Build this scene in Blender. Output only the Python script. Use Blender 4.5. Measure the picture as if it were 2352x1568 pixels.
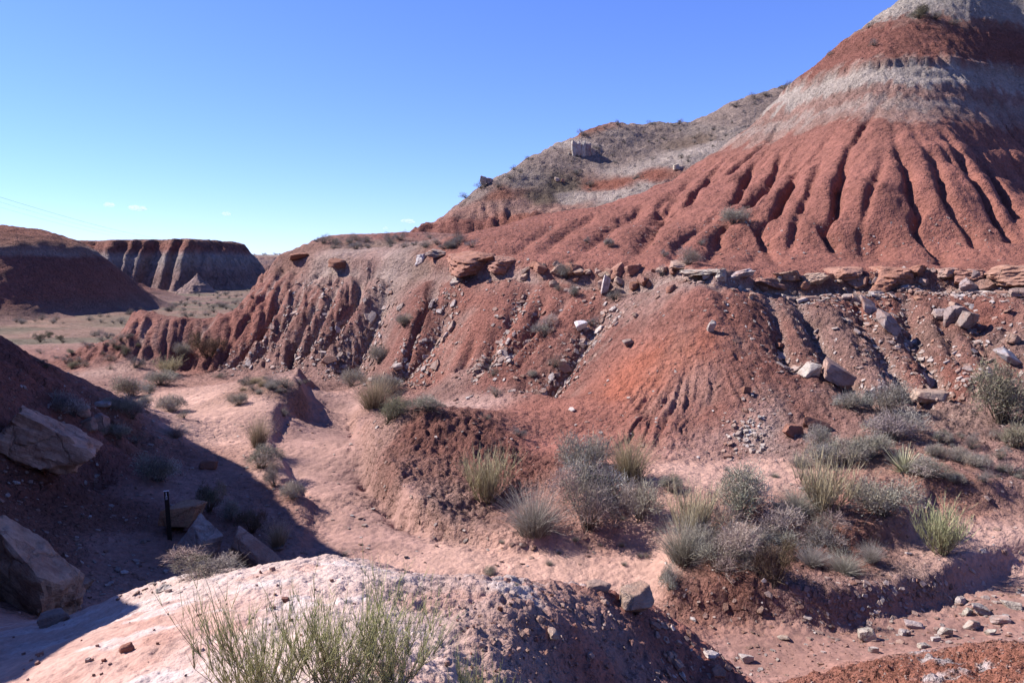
import bpy, math, random
import numpy as np

# ------------------------------------------------------------------ scene, camera, light
scn = bpy.context.scene
for o in list(bpy.data.objects):
    bpy.data.objects.remove(o, do_unlink=True)
COL = scn.collection
CZ = 7.2                                    # eye height above the wash
PITCH = math.atan(184 / 1847)
FOC = 1847.0                                # focal length for a 2352 px wide picture
cam_data = bpy.data.cameras.new('camera')
cam_data.sensor_width = 36.0
cam_data.lens = 36.0 * FOC / 2352.0
cam_data.clip_start = 0.1
cam_data.clip_end = 30000
cam = bpy.data.objects.new('camera', cam_data)
COL.objects.link(cam)
cam.location = (0, 0, CZ)
cam.rotation_euler = (math.pi / 2 - PITCH, 0, 0)
scn.camera = cam

SUN_AZ = math.radians(-76)                  # left of the view direction (+Y)
SUN_EL = math.radians(41)
SUN = np.array([math.sin(SUN_AZ) * math.cos(SUN_EL), math.cos(SUN_AZ) * math.cos(SUN_EL), math.sin(SUN_EL)])
world = bpy.data.worlds.new('World')
scn.world = world
world.use_nodes = True
wn = world.node_tree
wn.nodes.clear()
sky = wn.nodes.new('ShaderNodeTexSky')
sky.sky_type = 'NISHITA'
sky.sun_disc = False
sky.sun_elevation = SUN_EL
sky.sun_rotation = SUN_AZ
sky.altitude = 1400
sky.air_density = 1.0
sky.dust_density = 0.0
sky.ozone_density = 1.6
bg = wn.nodes.new('ShaderNodeBackground')
bg.inputs['Strength'].default_value = 0.072
wo = wn.nodes.new('ShaderNodeOutputWorld')
wb = wn.nodes.new('ShaderNodeMix'); wb.data_type = 'RGBA'; wb.blend_type = 'MULTIPLY'; wb.inputs[0].default_value = 1.0
wb.inputs[7].default_value = (0.64, 0.785, 1.45, 1)       # daylight white balance of the picture
wn.links.new(sky.outputs[0], wb.inputs[6])
wn.links.new(wb.outputs[2], bg.inputs['Color'])
wn.links.new(bg.outputs[0], wo.inputs['Surface'])
sun_data = bpy.data.lights.new('sun', 'SUN')
sun_data.energy = 5.0
sun_data.angle = math.radians(0.5)
sun_data.color = (1.0, 0.95, 0.90)
sun = bpy.data.objects.new('sun', sun_data)
COL.objects.link(sun)
from mathutils import Vector, Matrix
sun.rotation_euler = Vector((-SUN[0], -SUN[1], -SUN[2])).to_track_quat('-Z', 'Y').to_euler()
scn.view_settings.view_transform = 'Standard'
scn.view_settings.look = 'None'
scn.view_settings.exposure = 1.17
scn.view_settings.gamma = 1.0
scn.view_settings.use_curve_mapping = False
scn.cycles.use_denoising = True
scn.cycles.max_bounces = 6
scn.cycles.diffuse_bounces = 3
scn.cycles.volume_bounces = 6

rng = np.random.default_rng(7)
random.seed(7)

# ------------------------------------------------------------------ numeric helpers
CP, SP = math.cos(PITCH), math.sin(PITCH)

def ray(u, v):
    """direction of the line of sight through a point of the picture, scaled to one metre forward"""
    a = (u - 1176.0) / FOC
    b = (784.0 - v) / FOC
    fy = CP + b * SP
    fz = -SP + b * CP
    return a / fy, fz / fy

def P(u, v, y):
    a, c = ray(u, v)
    return (a * y, y, CZ + c * y)

def Pz(u, v, h):
    a, c = ray(u, v)
    y = h / c
    return (a * y, y, CZ + h)

_T = rng.random((256, 256))

def vnoise(x, y):
    xi = np.floor(x).astype(np.int64); yi = np.floor(y).astype(np.int64)
    fx = x - xi; fy = y - yi
    fx = fx * fx * fx * (fx * (fx * 6 - 15) + 10); fy = fy * fy * fy * (fy * (fy * 6 - 15) + 10)
    x0 = xi & 255; x1 = (xi + 1) & 255; y0 = yi & 255; y1 = (yi + 1) & 255
    a = _T[y0, x0] * (1 - fx) + _T[y0, x1] * fx
    b = _T[y1, x0] * (1 - fx) + _T[y1, x1] * fx
    return (a * (1 - fy) + b * fy) * 2 - 1

def fbm(x, y, octv=4, gain=0.5, lac=2.03):
    s = 0; a = 1.0; t = 0
    c, sn = math.cos(0.7), math.sin(0.7)
    for i in range(octv):
        s = s + a * vnoise(x + 17.3 * i, y - 9.1 * i); t += a
        x, y = (x * c - y * sn) * lac, (x * sn + y * c) * lac
        a *= gain
    return s / t

def billow(x, y, octv=3):
    s = 0; a = 1.0; t = 0
    for i in range(octv):
        s = s + a * np.abs(vnoise(x + 31.7 * i, y + 5.3 * i)); t += a
        x, y = x * 2.1 * 0.8 - y * 2.1 * 0.6, x * 2.1 * 0.6 + y * 2.1 * 0.8
        a *= 0.55
    return s / t

def sstep(a, b, x):
    t = np.clip((x - a) / (b - a), 0, 1)
    return t * t * (3 - 2 * t)

def blur(A, n=1):
    for _ in range(n):
        B = np.pad(A, 1, mode='edge')
        A = (B[:-2, 1:-1] + 2 * B[1:-1, 1:-1] + B[2:, 1:-1]) / 4
        B = np.pad(A, 1, mode='edge')
        A = (B[1:-1, :-2] + 2 * B[1:-1, 1:-1] + B[1:-1, 2:]) / 4
    return A

def rbf_fit(pts, c):
    X = pts[:, :2]; n = len(X)
    D = np.sqrt(((X[:, None] - X[None]) ** 2).sum(-1) + c * c)
    A = np.zeros((n + 3, n + 3))
    A[:n, :n] = -D + 0.02 * np.eye(n) * -1
    A[:n, n] = 1; A[:n, n + 1:] = X; A[n, :n] = 1; A[n + 1:, :n] = X.T
    b = np.zeros(n + 3); b[:n] = pts[:, 2]
    w = np.linalg.solve(A, b)
    return X, w, c

def rbf_eval(fit, x, y):
    X, w, c = fit
    out = w[-3] + w[-2] * x + w[-1] * y
    for i in range(len(X)):
        out -= w[i] * np.sqrt((x - X[i, 0]) ** 2 + (y - X[i, 1]) ** 2 + c * c)
    return out

# ------------------------------------------------------------------ shape of the near land
C = []
def add(*pts):
    for p in pts: C.append(P(*p))
def addz(*pts):
    for p in pts: C.append(Pz(*p))
def addw(*pts):
    for p in pts: C.append((p[0], p[1], p[2] + CZ))
# the pale mound in the foreground
add((0,1568,5.6),(300,1568,4.8),(600,1568,4.3),(900,1568,4.3),(1030,1568,4.6),(1150,1568,4.95),(1300,1568,5.9),(1450,1568,7.2),(1600,1568,7.9),
    (0,1500,7.4),(200,1450,7.6),(350,1400,6.8),(600,1400,6.0),(900,1400,5.9),(1060,1430,5.8),(1180,1450,5.7),(1320,1470,6.25),(1450,1480,7.15),
    (230,1392,9.0),(380,1322,8.6),(560,1300,8.4),(780,1282,8.4),(1000,1322,8.1),(1200,1332,8.1),(1350,1352,8.1),(1500,1402,8.3),(1620,1462,8.5),(1735,1568,8.0),
    (0,1440,9.4),(100,1420,10.2),(0,1390,12.5),(600,2300,1.9),(1176,2300,1.9),(1700,2300,3.0),(2352,2000,6.0),(-400,1900,4.5))
addw((0,0,-1.75),(-4,-2,-1.8),(4,-2,-3.0),(-5,1.5,-2.0),(4.0,2.5,-3.6),(6,5,-4.8))
addw((-4.2,11.3,-5.4),(-2,11.3,-5.2),(0.3,11.2,-5.5),(1.8,11,-6.0),(3.0,10.6,-6.5),(3.2,9,-5.9),(3.7,8,-5.5),(4.3,7,-5.2),(-6,12,-5.9),
     (-3,14,-7.0),(0,14.5,-7.1),(2,14.3,-7.2),(3.6,12.6,-7.2))
# red clod bank, lower right
add((1830,1568,11.3),(2000,1535,11.6),(2200,1495,11.9),(2352,1472,12),(2000,1568,10.8),(2352,1568,10),(2700,1500,11))
# right hand wash
addz((1700,1480,-7.25),(1900,1450,-7.25),(2150,1425,-7.2),(2352,1410,-7.2),(2352,1350,-7.15),(1780,1540,-7.3),(2000,1485,-7.3),(2200,1455,-7.25),(2700,1380,-7.1),
     (1600,1415,-7.22),(1900,1428,-7.22),(2150,1372,-7.2),(2260,1320,-7.1))
add((1600,1362,16.55),(1900,1385,16.2),(2150,1335,17.3),(2250,1290,18.2))
add((1600,1250,18.5),(1800,1240,18.5),(1950,1250,18.2),(1600,1150,20.2),(1850,1120,20.8),(1600,1090,22),(1800,1080,22.3),(1950,1100,21.3),
    (2050,1200,19.3),(2130,1130,20.5),(2200,1260,18.6),(2300,1230,19),(2352,1190,19.6),(2100,1290,18),
    (1750,1060,23),(1900,1030,23.3),(2100,1020,23),(2352,1040,22),(2352,1120,20.7),(2230,1130,20.4))
# main wash
addz((850,1250,-7.0),(760,1150,-6.95),(740,1000,-6.85),(720,935,-6.72),(1050,1280,-7.05),(1300,1290,-7.05),(1480,1295,-7.05),(1545,1350,-7.12),(830,1180,-6.98),(760,900,-6.6))
# terrace behind it and the brush slope
addz((1300,1248,-6.92),(1160,1250,-6.98))
add((1300,1130,21.5),(1350,1060,23),(1500,1180,20),(1530,1250,18.9),(1430,1060,23.2),(1520,1080,22.3))
# dirt mound
add((950,962,27),(1010,958,26.8),(1080,968,26.5),(1150,1000,25.8),(1250,1062,24.5),(1000,1080,24.3),(900,1040,26.0),(1130,1205,21.4),(1150,1120,23),(1100,945,29),(1250,1000,27),(1350,1030,25.2),
    (880,975,29))
addz((830,1000,-6.85),(850,1090,-6.95),(920,1160,-6.95),(1000,1215,-7.0))
# toe of the hill
addz((800,885,-6.6))
add((900,930,37),(1000,945,34),(1150,945,30.5),(1350,1010,26.5))
# lower slopes
add((1560,900,28),(1600,780,30),(1640,660,32.3),(1450,1040,25),(1680,1050,23.8),(1700,900,27),(1750,770,30),(1400,850,31),(1480,720,33),(1300,900,31.5),
    (1330,780,34.5),(1450,670,36),(1200,850,35),(1250,710,38),(1100,880,36),(1100,720,40),(1000,860,39.5),(950,720,43),(850,840,44),(800,700,48),(700,860,45),
    (650,720,51),(560,860,47),(480,860,48),(540,718,55),(600,635,57))
# top of the sandstone ledge
LEDGE = [(560,600,58.5),(640,585,57),(760,590,53),(900,590,50),(1000,595,47),(1060,594,45),(1200,602,42),(1400,624,39),(1560,608,36),(1640,620,33.5),(1750,636,35),(1900,634,35),
         (2080,616,35),(2200,628,34),(2352,636,32.5),(2700,640,30)]
add(*LEDGE[1:])
add((1900,800,29),(1900,920,26),(2100,750,30.5),(2100,900,26.5),(2300,800,28),(2300,950,24.5))
# plateau of the middle hill
add((700,566,62),(850,547,66),(950,537,70),(1090,546,58),(1000,560,58),(850,570,57))
addw((-18,66,-1),(-14,74,-0.5),(-5,82,0.5))
# the big hill
add((1500,560,41),(1800,570,40),(2000,560,39.5),(2200,560,38),(2352,560,37),(1500,500,48),(1700,490,44),(2000,470,40.4),(2000,380,43.2),(2000,290,46.8),(2000,150,52.5),(2000,78,57),
    (1800,400,48.8),(1600,465,48.5),(1850,480,42.5),(1800,300,55),(1810,215,59),(1650,420,51.5),(2180,470,39.6),(2190,380,42.2),(2180,300,45.4),(2200,150,52),(2200,60,56.5),(2200,-60,60),(2352,150,56.3),(2352,300,51.8),(2352,450,45),
    (1960,92,60),(1830,192,60.5),(1690,312,61),(1560,402,61),(1400,472,59),(1230,492,56),(2090,0,60.5),(1300,540,47),(1700,560,41.5),
    (2352,-90,62),(2352,40,59),(2700,250,58),(2700,500,46),(2700,900,24),(2700,1100,19),(2700,1300,16.5),(2500,-80,64))
addw((25,72,9),(16,73,3.5),(8,72,0.5),(31,72,14),(38,72,17),(50,66,10),(0,78,0.0))
# left: terrace, trail, shadowed slope
addz((400,900,-6.2),(560,900,-5.9),(640,890,-5.8),(680,882,-5.8),(430,960,-6.3),(480,1020,-6.5),(400,1100,-6.6),(300,1250,-6.7),(255,1370,-6.75),(600,1050,-6.6),(560,1150,-6.8),(650,1200,-7.0),
     (640,950,-6.1),(600,985,-6.35),(500,940,-6.1),(450,1200,-6.75),(700,1100,-6.92))
C.extend([(-9.85,37.0,CZ-5.85),(-9.45,34.6,CZ-6.0),(-9.25,36.9,CZ-6.7),(-8.85,34.4,CZ-6.8),(-10.7,41,CZ-5.9),(-10.0,41,CZ-6.6)])
add((200,1100,22),(100,1100,20),(0,1100,19),(0,950,20.5),(150,930,23.5),(250,912,26.5),(330,945,28),(300,1020,25),(120,845,26),(0,775,25),(60,1370,14.5),(0,1200,17),(200,1350,16))
addw((-20,24,-0.5),(-22,30,-2.5),(-16,18.5,-1.2),(-13,14,-2.6),(-11,9,-3.2),(-27,37,-4.5),(-27,26,0),(-17,32,-5.6),(-18,36,-6.3),(-20,42,-6.6),(-30,46,-6.6),(-26,16,0),(-30,8,-1.0),(-20,2,-3.0))
# flats and the low ridge at left
addz((100,800,-6.8),(350,870,-6.6),(250,836,-6.8),(400,852,-6.7),(60,760,-7.2),(160,850,-6.6))
add((300,736,52.5),(420,734,52.5),(500,734,52),(205,795,52),(300,737,54.5),(420,735,54.5),(510,735,54.5))
addz((300,828,-6.8),(420,848,-6.75),(480,852,-6.75))
addw((-24,60.5,-7.0),(-28,62,-7.1),(-20,61,-6.8),(-35,75,-7.3),(-50,75,-7.3),(-25,84,-7.5),(-18,76,-6.5))
C = np.array(C)
FIT = rbf_fit(C, 0.35)

CS = 0.125
GX0, GX1, GY0, GY1 = -34.0, 52.0, -3.0, 85.0
gx = np.arange(GX0, GX1, CS); gy = np.arange(GY0, GY1, CS)
MX, MY = np.meshgrid(gx, gy)
# evaluate on a coarser lattice, then upsample
def up(A, k):
    for _ in range(k):
        B = np.empty((A.shape[0] * 2 - 1, A.shape[1] * 2 - 1))
        B[::2, ::2] = A
        B[1::2, ::2] = (A[:-1] + A[1:]) / 2
        B[:, 1::2] = (B[:, :-1:2] + B[:, 2::2]) / 2
        A = B
    return A
cx = np.arange(GX0, GX1 + 0.5, 0.25); cy = np.arange(GY0, GY1 + 0.5, 0.25)
QX, QY = np.meshgrid(cx, cy)
H = up(rbf_eval(FIT, QX, QY), 1)[:MX.shape[0], :MX.shape[1]]
H = blur(H, 2)

def sample(A, x, y):
    fx = np.clip((x - GX0) / CS, 0, A.shape[1] - 1.001); fy = np.clip((y - GY0) / CS, 0, A.shape[0] - 1.001)
    ix = fx.astype(int); iy = fy.astype(int); fx = fx - ix; fy = fy - iy
    return (A[iy, ix] * (1 - fx) + A[iy, ix + 1] * fx) * (1 - fy) + (A[iy + 1, ix] * (1 - fx) + A[iy + 1, ix + 1] * fx) * fy

_ys = np.concatenate([np.arange(2.2, 12, 0.02), np.arange(12, 84, 0.06)])
def hit(u, v, A=None):
    """where the line of sight through (u, v) meets the land"""
    A = H if A is None else A
    a, c = ray(u, v)
    z = CZ + c * _ys
    d = z - sample(A, a * _ys, _ys)
    w = np.nonzero(d < 0)[0]
    if len(w) == 0: return None
    i = max(w[0], 1)
    t = d[i - 1] / (d[i - 1] - d[i])
    y = _ys[i - 1] + t * (_ys[i] - _ys[i - 1])
    return np.array([a * y, y, CZ + c * y])

# sandstone ledge: a real step in the slope
lp = np.array([P(*p) for p in LEDGE])
ledge_y = np.interp(MX, lp[:, 0], lp[:, 1]) + 0.5 * fbm(MX * 0.7, MX * 0 + 3.3, 3)
S_LEDGE = MY - ledge_y
on_ledge = sstep(-17.5, -15, MX) * sstep(34, 30, MX)
cliff = np.where(S_LEDGE < 0, np.exp(np.clip(S_LEDGE, -12, 0) / 1.5), 0)
cliff = cliff * sstep(0.1, -0.25, S_LEDGE)
H = H - (0.95 + 0.35 * fbm(MX * 0.5, MY * 0 + 8, 2)) * cliff * on_ledge
# cut bank on the far side of the right hand wash
bp = np.array([Pz(1500,1385,-7.15), Pz(1600,1408,-7.2), Pz(1900,1424,-7.2), Pz(2050,1400,-7.2), Pz(2150,1370,-7.2), Pz(2280,1310,-7.05), Pz(2400,1290,-7.0)])
S_BANK = MY - (np.interp(MX, bp[:, 0], bp[:, 1]) + 0.18 * fbm(MX * 1.3, MX * 0 + 1.7, 3))
onb = sstep(2.9, 3.6, MX) * sstep(14.5, 12.0, MX)
H = H + onb * (0.52 + 0.12 * fbm(MX, MY, 2)) * sstep(0.0, 0.22, S_BANK) * np.exp(-np.clip(S_BANK, 0, 20) / 1.6)
H = H - onb * 0.14 * np.exp(-(S_BANK / 0.5) ** 2) * (S_BANK < 0.1)

# steep wall of the shaded hillside, just left of the view
wy = np.array([-3, 4, 7, 9, 11, 15, 19, 24, 28, 33, 37, 42]); wh = np.array([2.5, 2.7, 2.7, 2.2, 1.3, 3.0, 3.9, 4.2, 4.4, 2.4, -1.0, -6.5])
wall_h = np.interp(MY, wy, wh) + CZ + 0.5 * fbm(MX * 0.4, MY * 0.4, 3)
wall_x = -0.648 * np.clip(MY, 9, 60) - 0.35 - 1.6 * sstep(13, 8, MY) + 0.35 * fbm(MY * 0.6, MY * 0, 3)
wk = sstep(0.0, 2.2, wall_x - MX) * (MY < 43)
H = np.where(wall_h > H, H * (1 - wk) + wall_h * wk, H)
# low cut banks along the wash
def bank(pts, heights, side, decay, width=0.3):
    """pts in plan; the land on one side of the line stands higher by a small vertical step"""
    global H
    q = np.array(pts)[:, :2]; n = 24 * (len(q) - 1) + 1
    t = np.linspace(0, len(q) - 1, n)
    px = np.interp(t, np.arange(len(q)), q[:, 0]); py = np.interp(t, np.arange(len(q)), q[:, 1]); hh = np.interp(t, np.arange(len(q)), heights)
    px = px + 0.22 * fbm(t * 2.3, t * 0 + 5, 3); py = py + 0.22 * fbm(t * 2.3 + 50, t * 0 + 5, 3)
    tx = np.gradient(px); ty = np.gradient(py)
    m = (MX > px.min() - 4) & (MX < px.max() + 4) & (MY > py.min() - 4) & (MY < py.max() + 4)
    sx = MX[m]; sy = MY[m]
    best = np.full(sx.shape, 1e9); sd = np.zeros(sx.shape); bh = np.zeros(sx.shape)
    for i in range(n):
        ddx = sx - px[i]; ddy = sy - py[i]; d = ddx ** 2 + ddy ** 2
        k = d < best
        best[k] = d[k]; bh[k] = hh[i]
        sd[k] = (np.sign(tx[i] * ddy[k] - ty[i] * ddx[k]))
    d = np.sqrt(best) * sd * side
    H[m] += bh * sstep(-width * 0.3, width, d) * np.exp(-np.clip(d, 0, 9) / decay) - 0.35 * bh * np.exp(-(np.clip(-d, 0, 9) / 0.5) ** 2) * (d < 0)
bank([Pz(655,858,-6.4),Pz(685,872,-6.5),Pz(697,905,-6.7),Pz(700,955,-6.8),Pz(650,985,-6.85),Pz(628,1050,-6.9),Pz(690,1130,-6.95),Pz(722,1190,-7),Pz(690,1275,-7)],[.0,.1,.3,.38,.35,.25,.3,.25,.1],-1,5.0,.25)
bank([Pz(830,905,-6.6),Pz(806,960,-6.8),Pz(826,1040,-6.9),Pz(868,1130,-6.95),Pz(930,1190,-7),Pz(1010,1225,-7.02),Pz(1160,1256,-7.02),Pz(1300,1262,-7.02),Pz(1420,1250,-7),Pz(1500,1262,-7),Pz(1545,1320,-7.1)],[.1,.3,.55,.8,.75,.5,.3,.25,.2,.15,.3],1,1.9,.3)
bank([Pz(1640,1200,-6.2),Pz(1800,1210,-6.2),Pz(1960,1235,-6.3),Pz(2060,1235,-6.5),Pz(2110,1215,-6.5),Pz(2150,1150,-6.2),Pz(2260,1160,-6.2),Pz(2352,1150,-6.1)],[.12,.15,.2,.35,.38,.3,.3,.3],1,1.5,.3)
# gullies of the big hill
GUL = [([(2085,330),(2095,420),(2110,480),(2190,600)],0.75,0.5),([(1965,330),(1930,400),(1915,480),(1890,510),(1930,580)],0.75,0.55),([(2030,340),(2010,420),(1990,470),(1925,500)],0.4,0.4),
       ([(1800,330),(1790,370),(1740,450),(1700,480)],0.6,0.5),([(1740,350),(1720,400),(1690,450),(1660,480)],0.5,0.45),([(1660,370),(1600,440),(1560,480)],0.45,0.45),([(1600,400),(1540,450),(1500,485)],0.4,0.4),
       ([(1840,330),(1815,420),(1775,490),(1740,520)],0.65,0.5),([(2200,260),(2290,420),(2352,500)],0.8,0.6),([(2150,270),(2250,430),(2340,560)],0.5,0.45),([(2260,200),(2352,330)],0.8,0.7),
       ([(1890,335),(1870,400),(1860,440)],0.35,0.35),([(1880,200),(1800,260),(1760,330)],0.3,0.4),([(2060,180),(2000,260),(1960,330)],0.3,0.4),([(2120,100),(2180,160),(2260,200)],0.45,0.5),
       ([(2130,310),(2160,420),(2230,520),(2260,580)],0.5,0.4),([(1480,480),(1420,520),(1380,560)],0.3,0.4),([(1620,500),(1560,560),(1540,600)],0.45,0.45),([(1780,520),(1740,570),(1720,600)],0.35,0.4),
       ([(2040,600),(2020,560),(2015,520)],0.3,0.4),
       ([(1480,465),(1400,520),(1340,585)],0.6,0.9),([(1380,480),(1300,530),(1240,592)],0.55,0.9),([(1290,495),(1220,545),(1170,590)],0.45,0.8),([(1560,440),(1500,515),(1450,600)],0.7,0.9),([(1700,470),(1650,530),(1620,600)],0.55,0.8),([(1700,480),(1760,540),(1800,610)],0.4,0.7),([(2110,480),(2150,540),(2190,610)],0.6,0.8),([(2300,480),(2330,560)],0.5,0.7),
       # scree runs below the ledge
       ([(1060,650),(1000,720),(930,800),(880,870)],1.35,1.5),([(905,625),(850,720),(810,800),(770,850)],1.25,1.3),([(1420,660),(1340,740),(1270,830),(1200,890)],1.2,1.7),
       ([(1240,640),(1160,740),(1060,850)],0.45,0.6),([(1320,660),(1240,760),(1150,860)],0.5,0.6),([(2080,660),(2100,760),(2160,850),(2230,920)],0.85,0.75),([(1960,660),(2010,740),(2090,860),(2150,940)],0.6,0.8),
       ([(1830,660),(1880,740),(1960,850),(2020,930)],0.85,0.5),([(2200,680),(2260,780),(2330,880)],0.5,0.8),([(1760,660),(1800,760),(1850,860)],0.5,0.45),([(2020,670),(2060,760),(2120,850)],0.5,0.35),([(2140,670),(2190,770),(2270,880)],0.55,0.35),([(720,620),(680,700),(620,780),(560,840)],0.3,0.5),
       # sharper grooves between the ribs of the slope
       ([(1251,660),(1216,744),(1178,782),(1150,810)],0.85,0.42),([(1150,740),(1133,772),(1110,850)],0.7,0.38),([(1100,745),(1082,782),(1045,850)],0.7,0.38),([(1344,700),(1296,763),(1265,800)],0.7,0.4),([(1197,650),(1165,756),(1120,810)],0.45,0.35),
       ([(1062,721),(1010,780),(960,840)],0.55,0.4),([(826,620),(819,669),(778,726),(752,790)],1.0,0.5),([(1011,605),(995,662),(970,701),(930,760)],0.9,0.5),([(736,670),(694,742),(650,848)],0.65,0.4),([(780,640),(740,720),(690,820)],0.6,0.35),([(660,640),(620,720),(570,800)],0.5,0.35),
       ([(870,680),(830,770),(800,850)],0.55,0.4),([(1420,740),(1370,810),(1310,870)],0.4,0.35)]
M0 = H.copy()
carve = np.zeros_like(H)
def carve_line(pts, depth, width):
    q = [hit(u, v, M0) for u, v in pts]
    q = np.array([p for p in q if p is not None])
    if len(q) < 2: return
    t = np.linspace(0, len(q) - 1, 60)
    px = np.interp(t, np.arange(len(q)), q[:, 0]); py = np.interp(t, np.arange(len(q)), q[:, 1])
    px = px + 0.25 * fbm(t * 1.7 + q[0, 0], t * 0 + q[0, 1], 2); 
    lo = (min(px) - 3 * width, min(py) - 3 * width); hi = (max(px) + 3 * width, max(py) + 3 * width)
    x0 = max(int((lo[0] - GX0) / CS), 0); x1 = min(int((hi[0] - GX0) / CS) + 1, H.shape[1]); y0 = max(int((lo[1] - GY0) / CS), 0); y1 = min(int((hi[1] - GY0) / CS) + 1, H.shape[0])
    sx = MX[y0:y1, x0:x1]; sy = MY[y0:y1, x0:x1]
    best = np.full(sx.shape, 1e9); bt = np.zeros(sx.shape)
    for i in range(len(px)):
        d = (sx - px[i]) ** 2 + (sy - py[i]) ** 2
        m = d < best
        best[m] = d[m]; bt[m] = i / (len(px) - 1)
    prof = np.exp(-np.sqrt(best) / width) * sstep(0, 0.25, bt) * sstep(1.05, 0.8, bt)
    carve[y0:y1, x0:x1] = np.maximum(carve[y0:y1, x0:x1], depth * 1.25 * prof)
for i_, g in enumerate(GUL): carve_line(g[0], g[1] * (0.72 if i_ < 28 else 1), g[2] * (0.5 if i_ < 28 else 1))
H = H - carve

# rain: many runs of water followed downhill, cutting rills where they gather
def rain(H, passes, n, steps, k, seedamp, scale, region, smooth):
    H = H + seedamp * fbm(MX / scale, MY / scale, 3) * region
    ys, xs = np.nonzero(region > 0.12)
    for p in range(passes):
        Hs = blur(H, smooth)
        gyy, gxx = np.gradient(Hs, CS)
        sl = np.hypot(gxx, gyy)
        pick = rng.integers(0, len(xs), n)
        px = xs[pick] + rng.random(n); py = ys[pick] + rng.random(n)
        dx = np.zeros(n); dy = np.zeros(n)
        acc = np.zeros(H.size)
        for s in range(steps):
            ix = np.clip(px, 0, H.shape[1] - 1).astype(int); iy = np.clip(py, 0, H.shape[0] - 1).astype(int)
            ggx = gxx[iy, ix]; ggy = gyy[iy, ix]
            dx = 0.55 * dx - ggx; dy = 0.55 * dy - ggy
            m = np.hypot(dx, dy) + 1e-6
            acc += np.bincount(iy * H.shape[1] + ix, minlength=H.size)
            px = px + dx / m * 0.9; py = py + dy / m * 0.9
        F = blur(acc.reshape(H.shape), 1)
        ref = n * steps / len(xs) * 3.0
        cut = k * np.clip(F / ref, 0, 2.2) ** 0.7 * sstep(0.25, 0.75, sl) * region
        H = H - cut
        H = H * 0.93 + blur(H, 1) * 0.07
    return H
slope0 = np.hypot(*np.gradient(blur(H, 6), CS))
behind = S_LEDGE > 0.2
steep = sstep(0.3, 0.55, slope0)
spur = np.exp(-(((MX - 5.6) / 4.6) ** 2 + ((MY - 28.5) / 5.0) ** 2) ** 2)          # smooth fan of the orange spur
rp = hit(1540, 960); rills = np.exp(-((MX - rp[0]) / 1.9) ** 2 - ((MY - rp[1]) / 1.5) ** 2)
patch = 0.35 + 0.65 * sstep(-0.25, 0.3, fbm(MX * 0.16 + 4, MY * 0.16, 3))
reg_low = steep * (~behind) * (MY > 20) * np.clip(patch * (1 - 0.85 * spur) + 0.9 * rills, 0, 1)
reg_low = np.where((MX < -12.5) & (MY > 44), steep * 0.9, reg_low)
zone_h = 0.22 + 0.25 * (H < 13) + 0.53 * sstep(8.0, 10.0, H) * sstep(16.2, 14.2, H + 0.8 * fbm(MX * 0.3, MY * 0.3, 2))
reg_hill = steep * behind * (MY > 30) * zone_h
H = rain(H, 6, 22000, 90, 0.055, 0.26, 1.3, reg_hill, 1)
H = rain(H, 11, 36000, 70, 0.068, 0.17, 0.55, reg_low, 1)
H = rain(H, 7, 34000, 60, 0.045, 0.13, 0.5, np.clip(reg_hill * 0.6 + 0.2 * steep * behind * (MY > 30), 0, 1), 1)
SLOPE = np.hypot(*np.gradient(blur(H, 2), CS))

# ------------------------------------------------------------------ object helpers
def tag(o, label=None, cat=None, group=None, kind=None):
    if label: o['label'] = label
    if cat: o['category'] = cat
    if group: o['group'] = group
    if kind: o['kind'] = kind
    return o

def mesh_np(name, V, F, col=None, smooth=True):
    """V n x 3, F m x k (all faces with the same corner count)"""
    me = bpy.data.meshes.new(name)
    V = np.asarray(V, dtype=np.float32); F = np.asarray(F, dtype=np.int32)
    k = F.shape[1]
    me.vertices.add(len(V)); me.vertices.foreach_set('co', V.ravel())
    me.loops.add(F.size); me.loops.foreach_set('vertex_index', F.ravel())
    me.polygons.add(len(F)); me.polygons.foreach_set('loop_start', np.arange(0, F.size, k, dtype=np.int32))
    me.polygons.foreach_set('use_smooth', np.full(len(F), smooth))
    me.update(calc_edges=True)
    if col is not None:
        at = me.color_attributes.new('Col', 'FLOAT_COLOR', 'POINT')
        c = np.ones((len(V), 4), dtype=np.float32); c[:, :np.shape(col)[1]] = col
        at.data.foreach_set('color', c.ravel())
    return me

def obj(name, me, mat=None, parent=None, loc=None):
    o = bpy.data.objects.new(name, me)
    COL.objects.link(o)
    if mat is not None and len(me.materials) == 0: me.materials.append(mat)
    if parent is not None: o.parent = parent
    if loc is not None: o.location = loc
    return o

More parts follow.
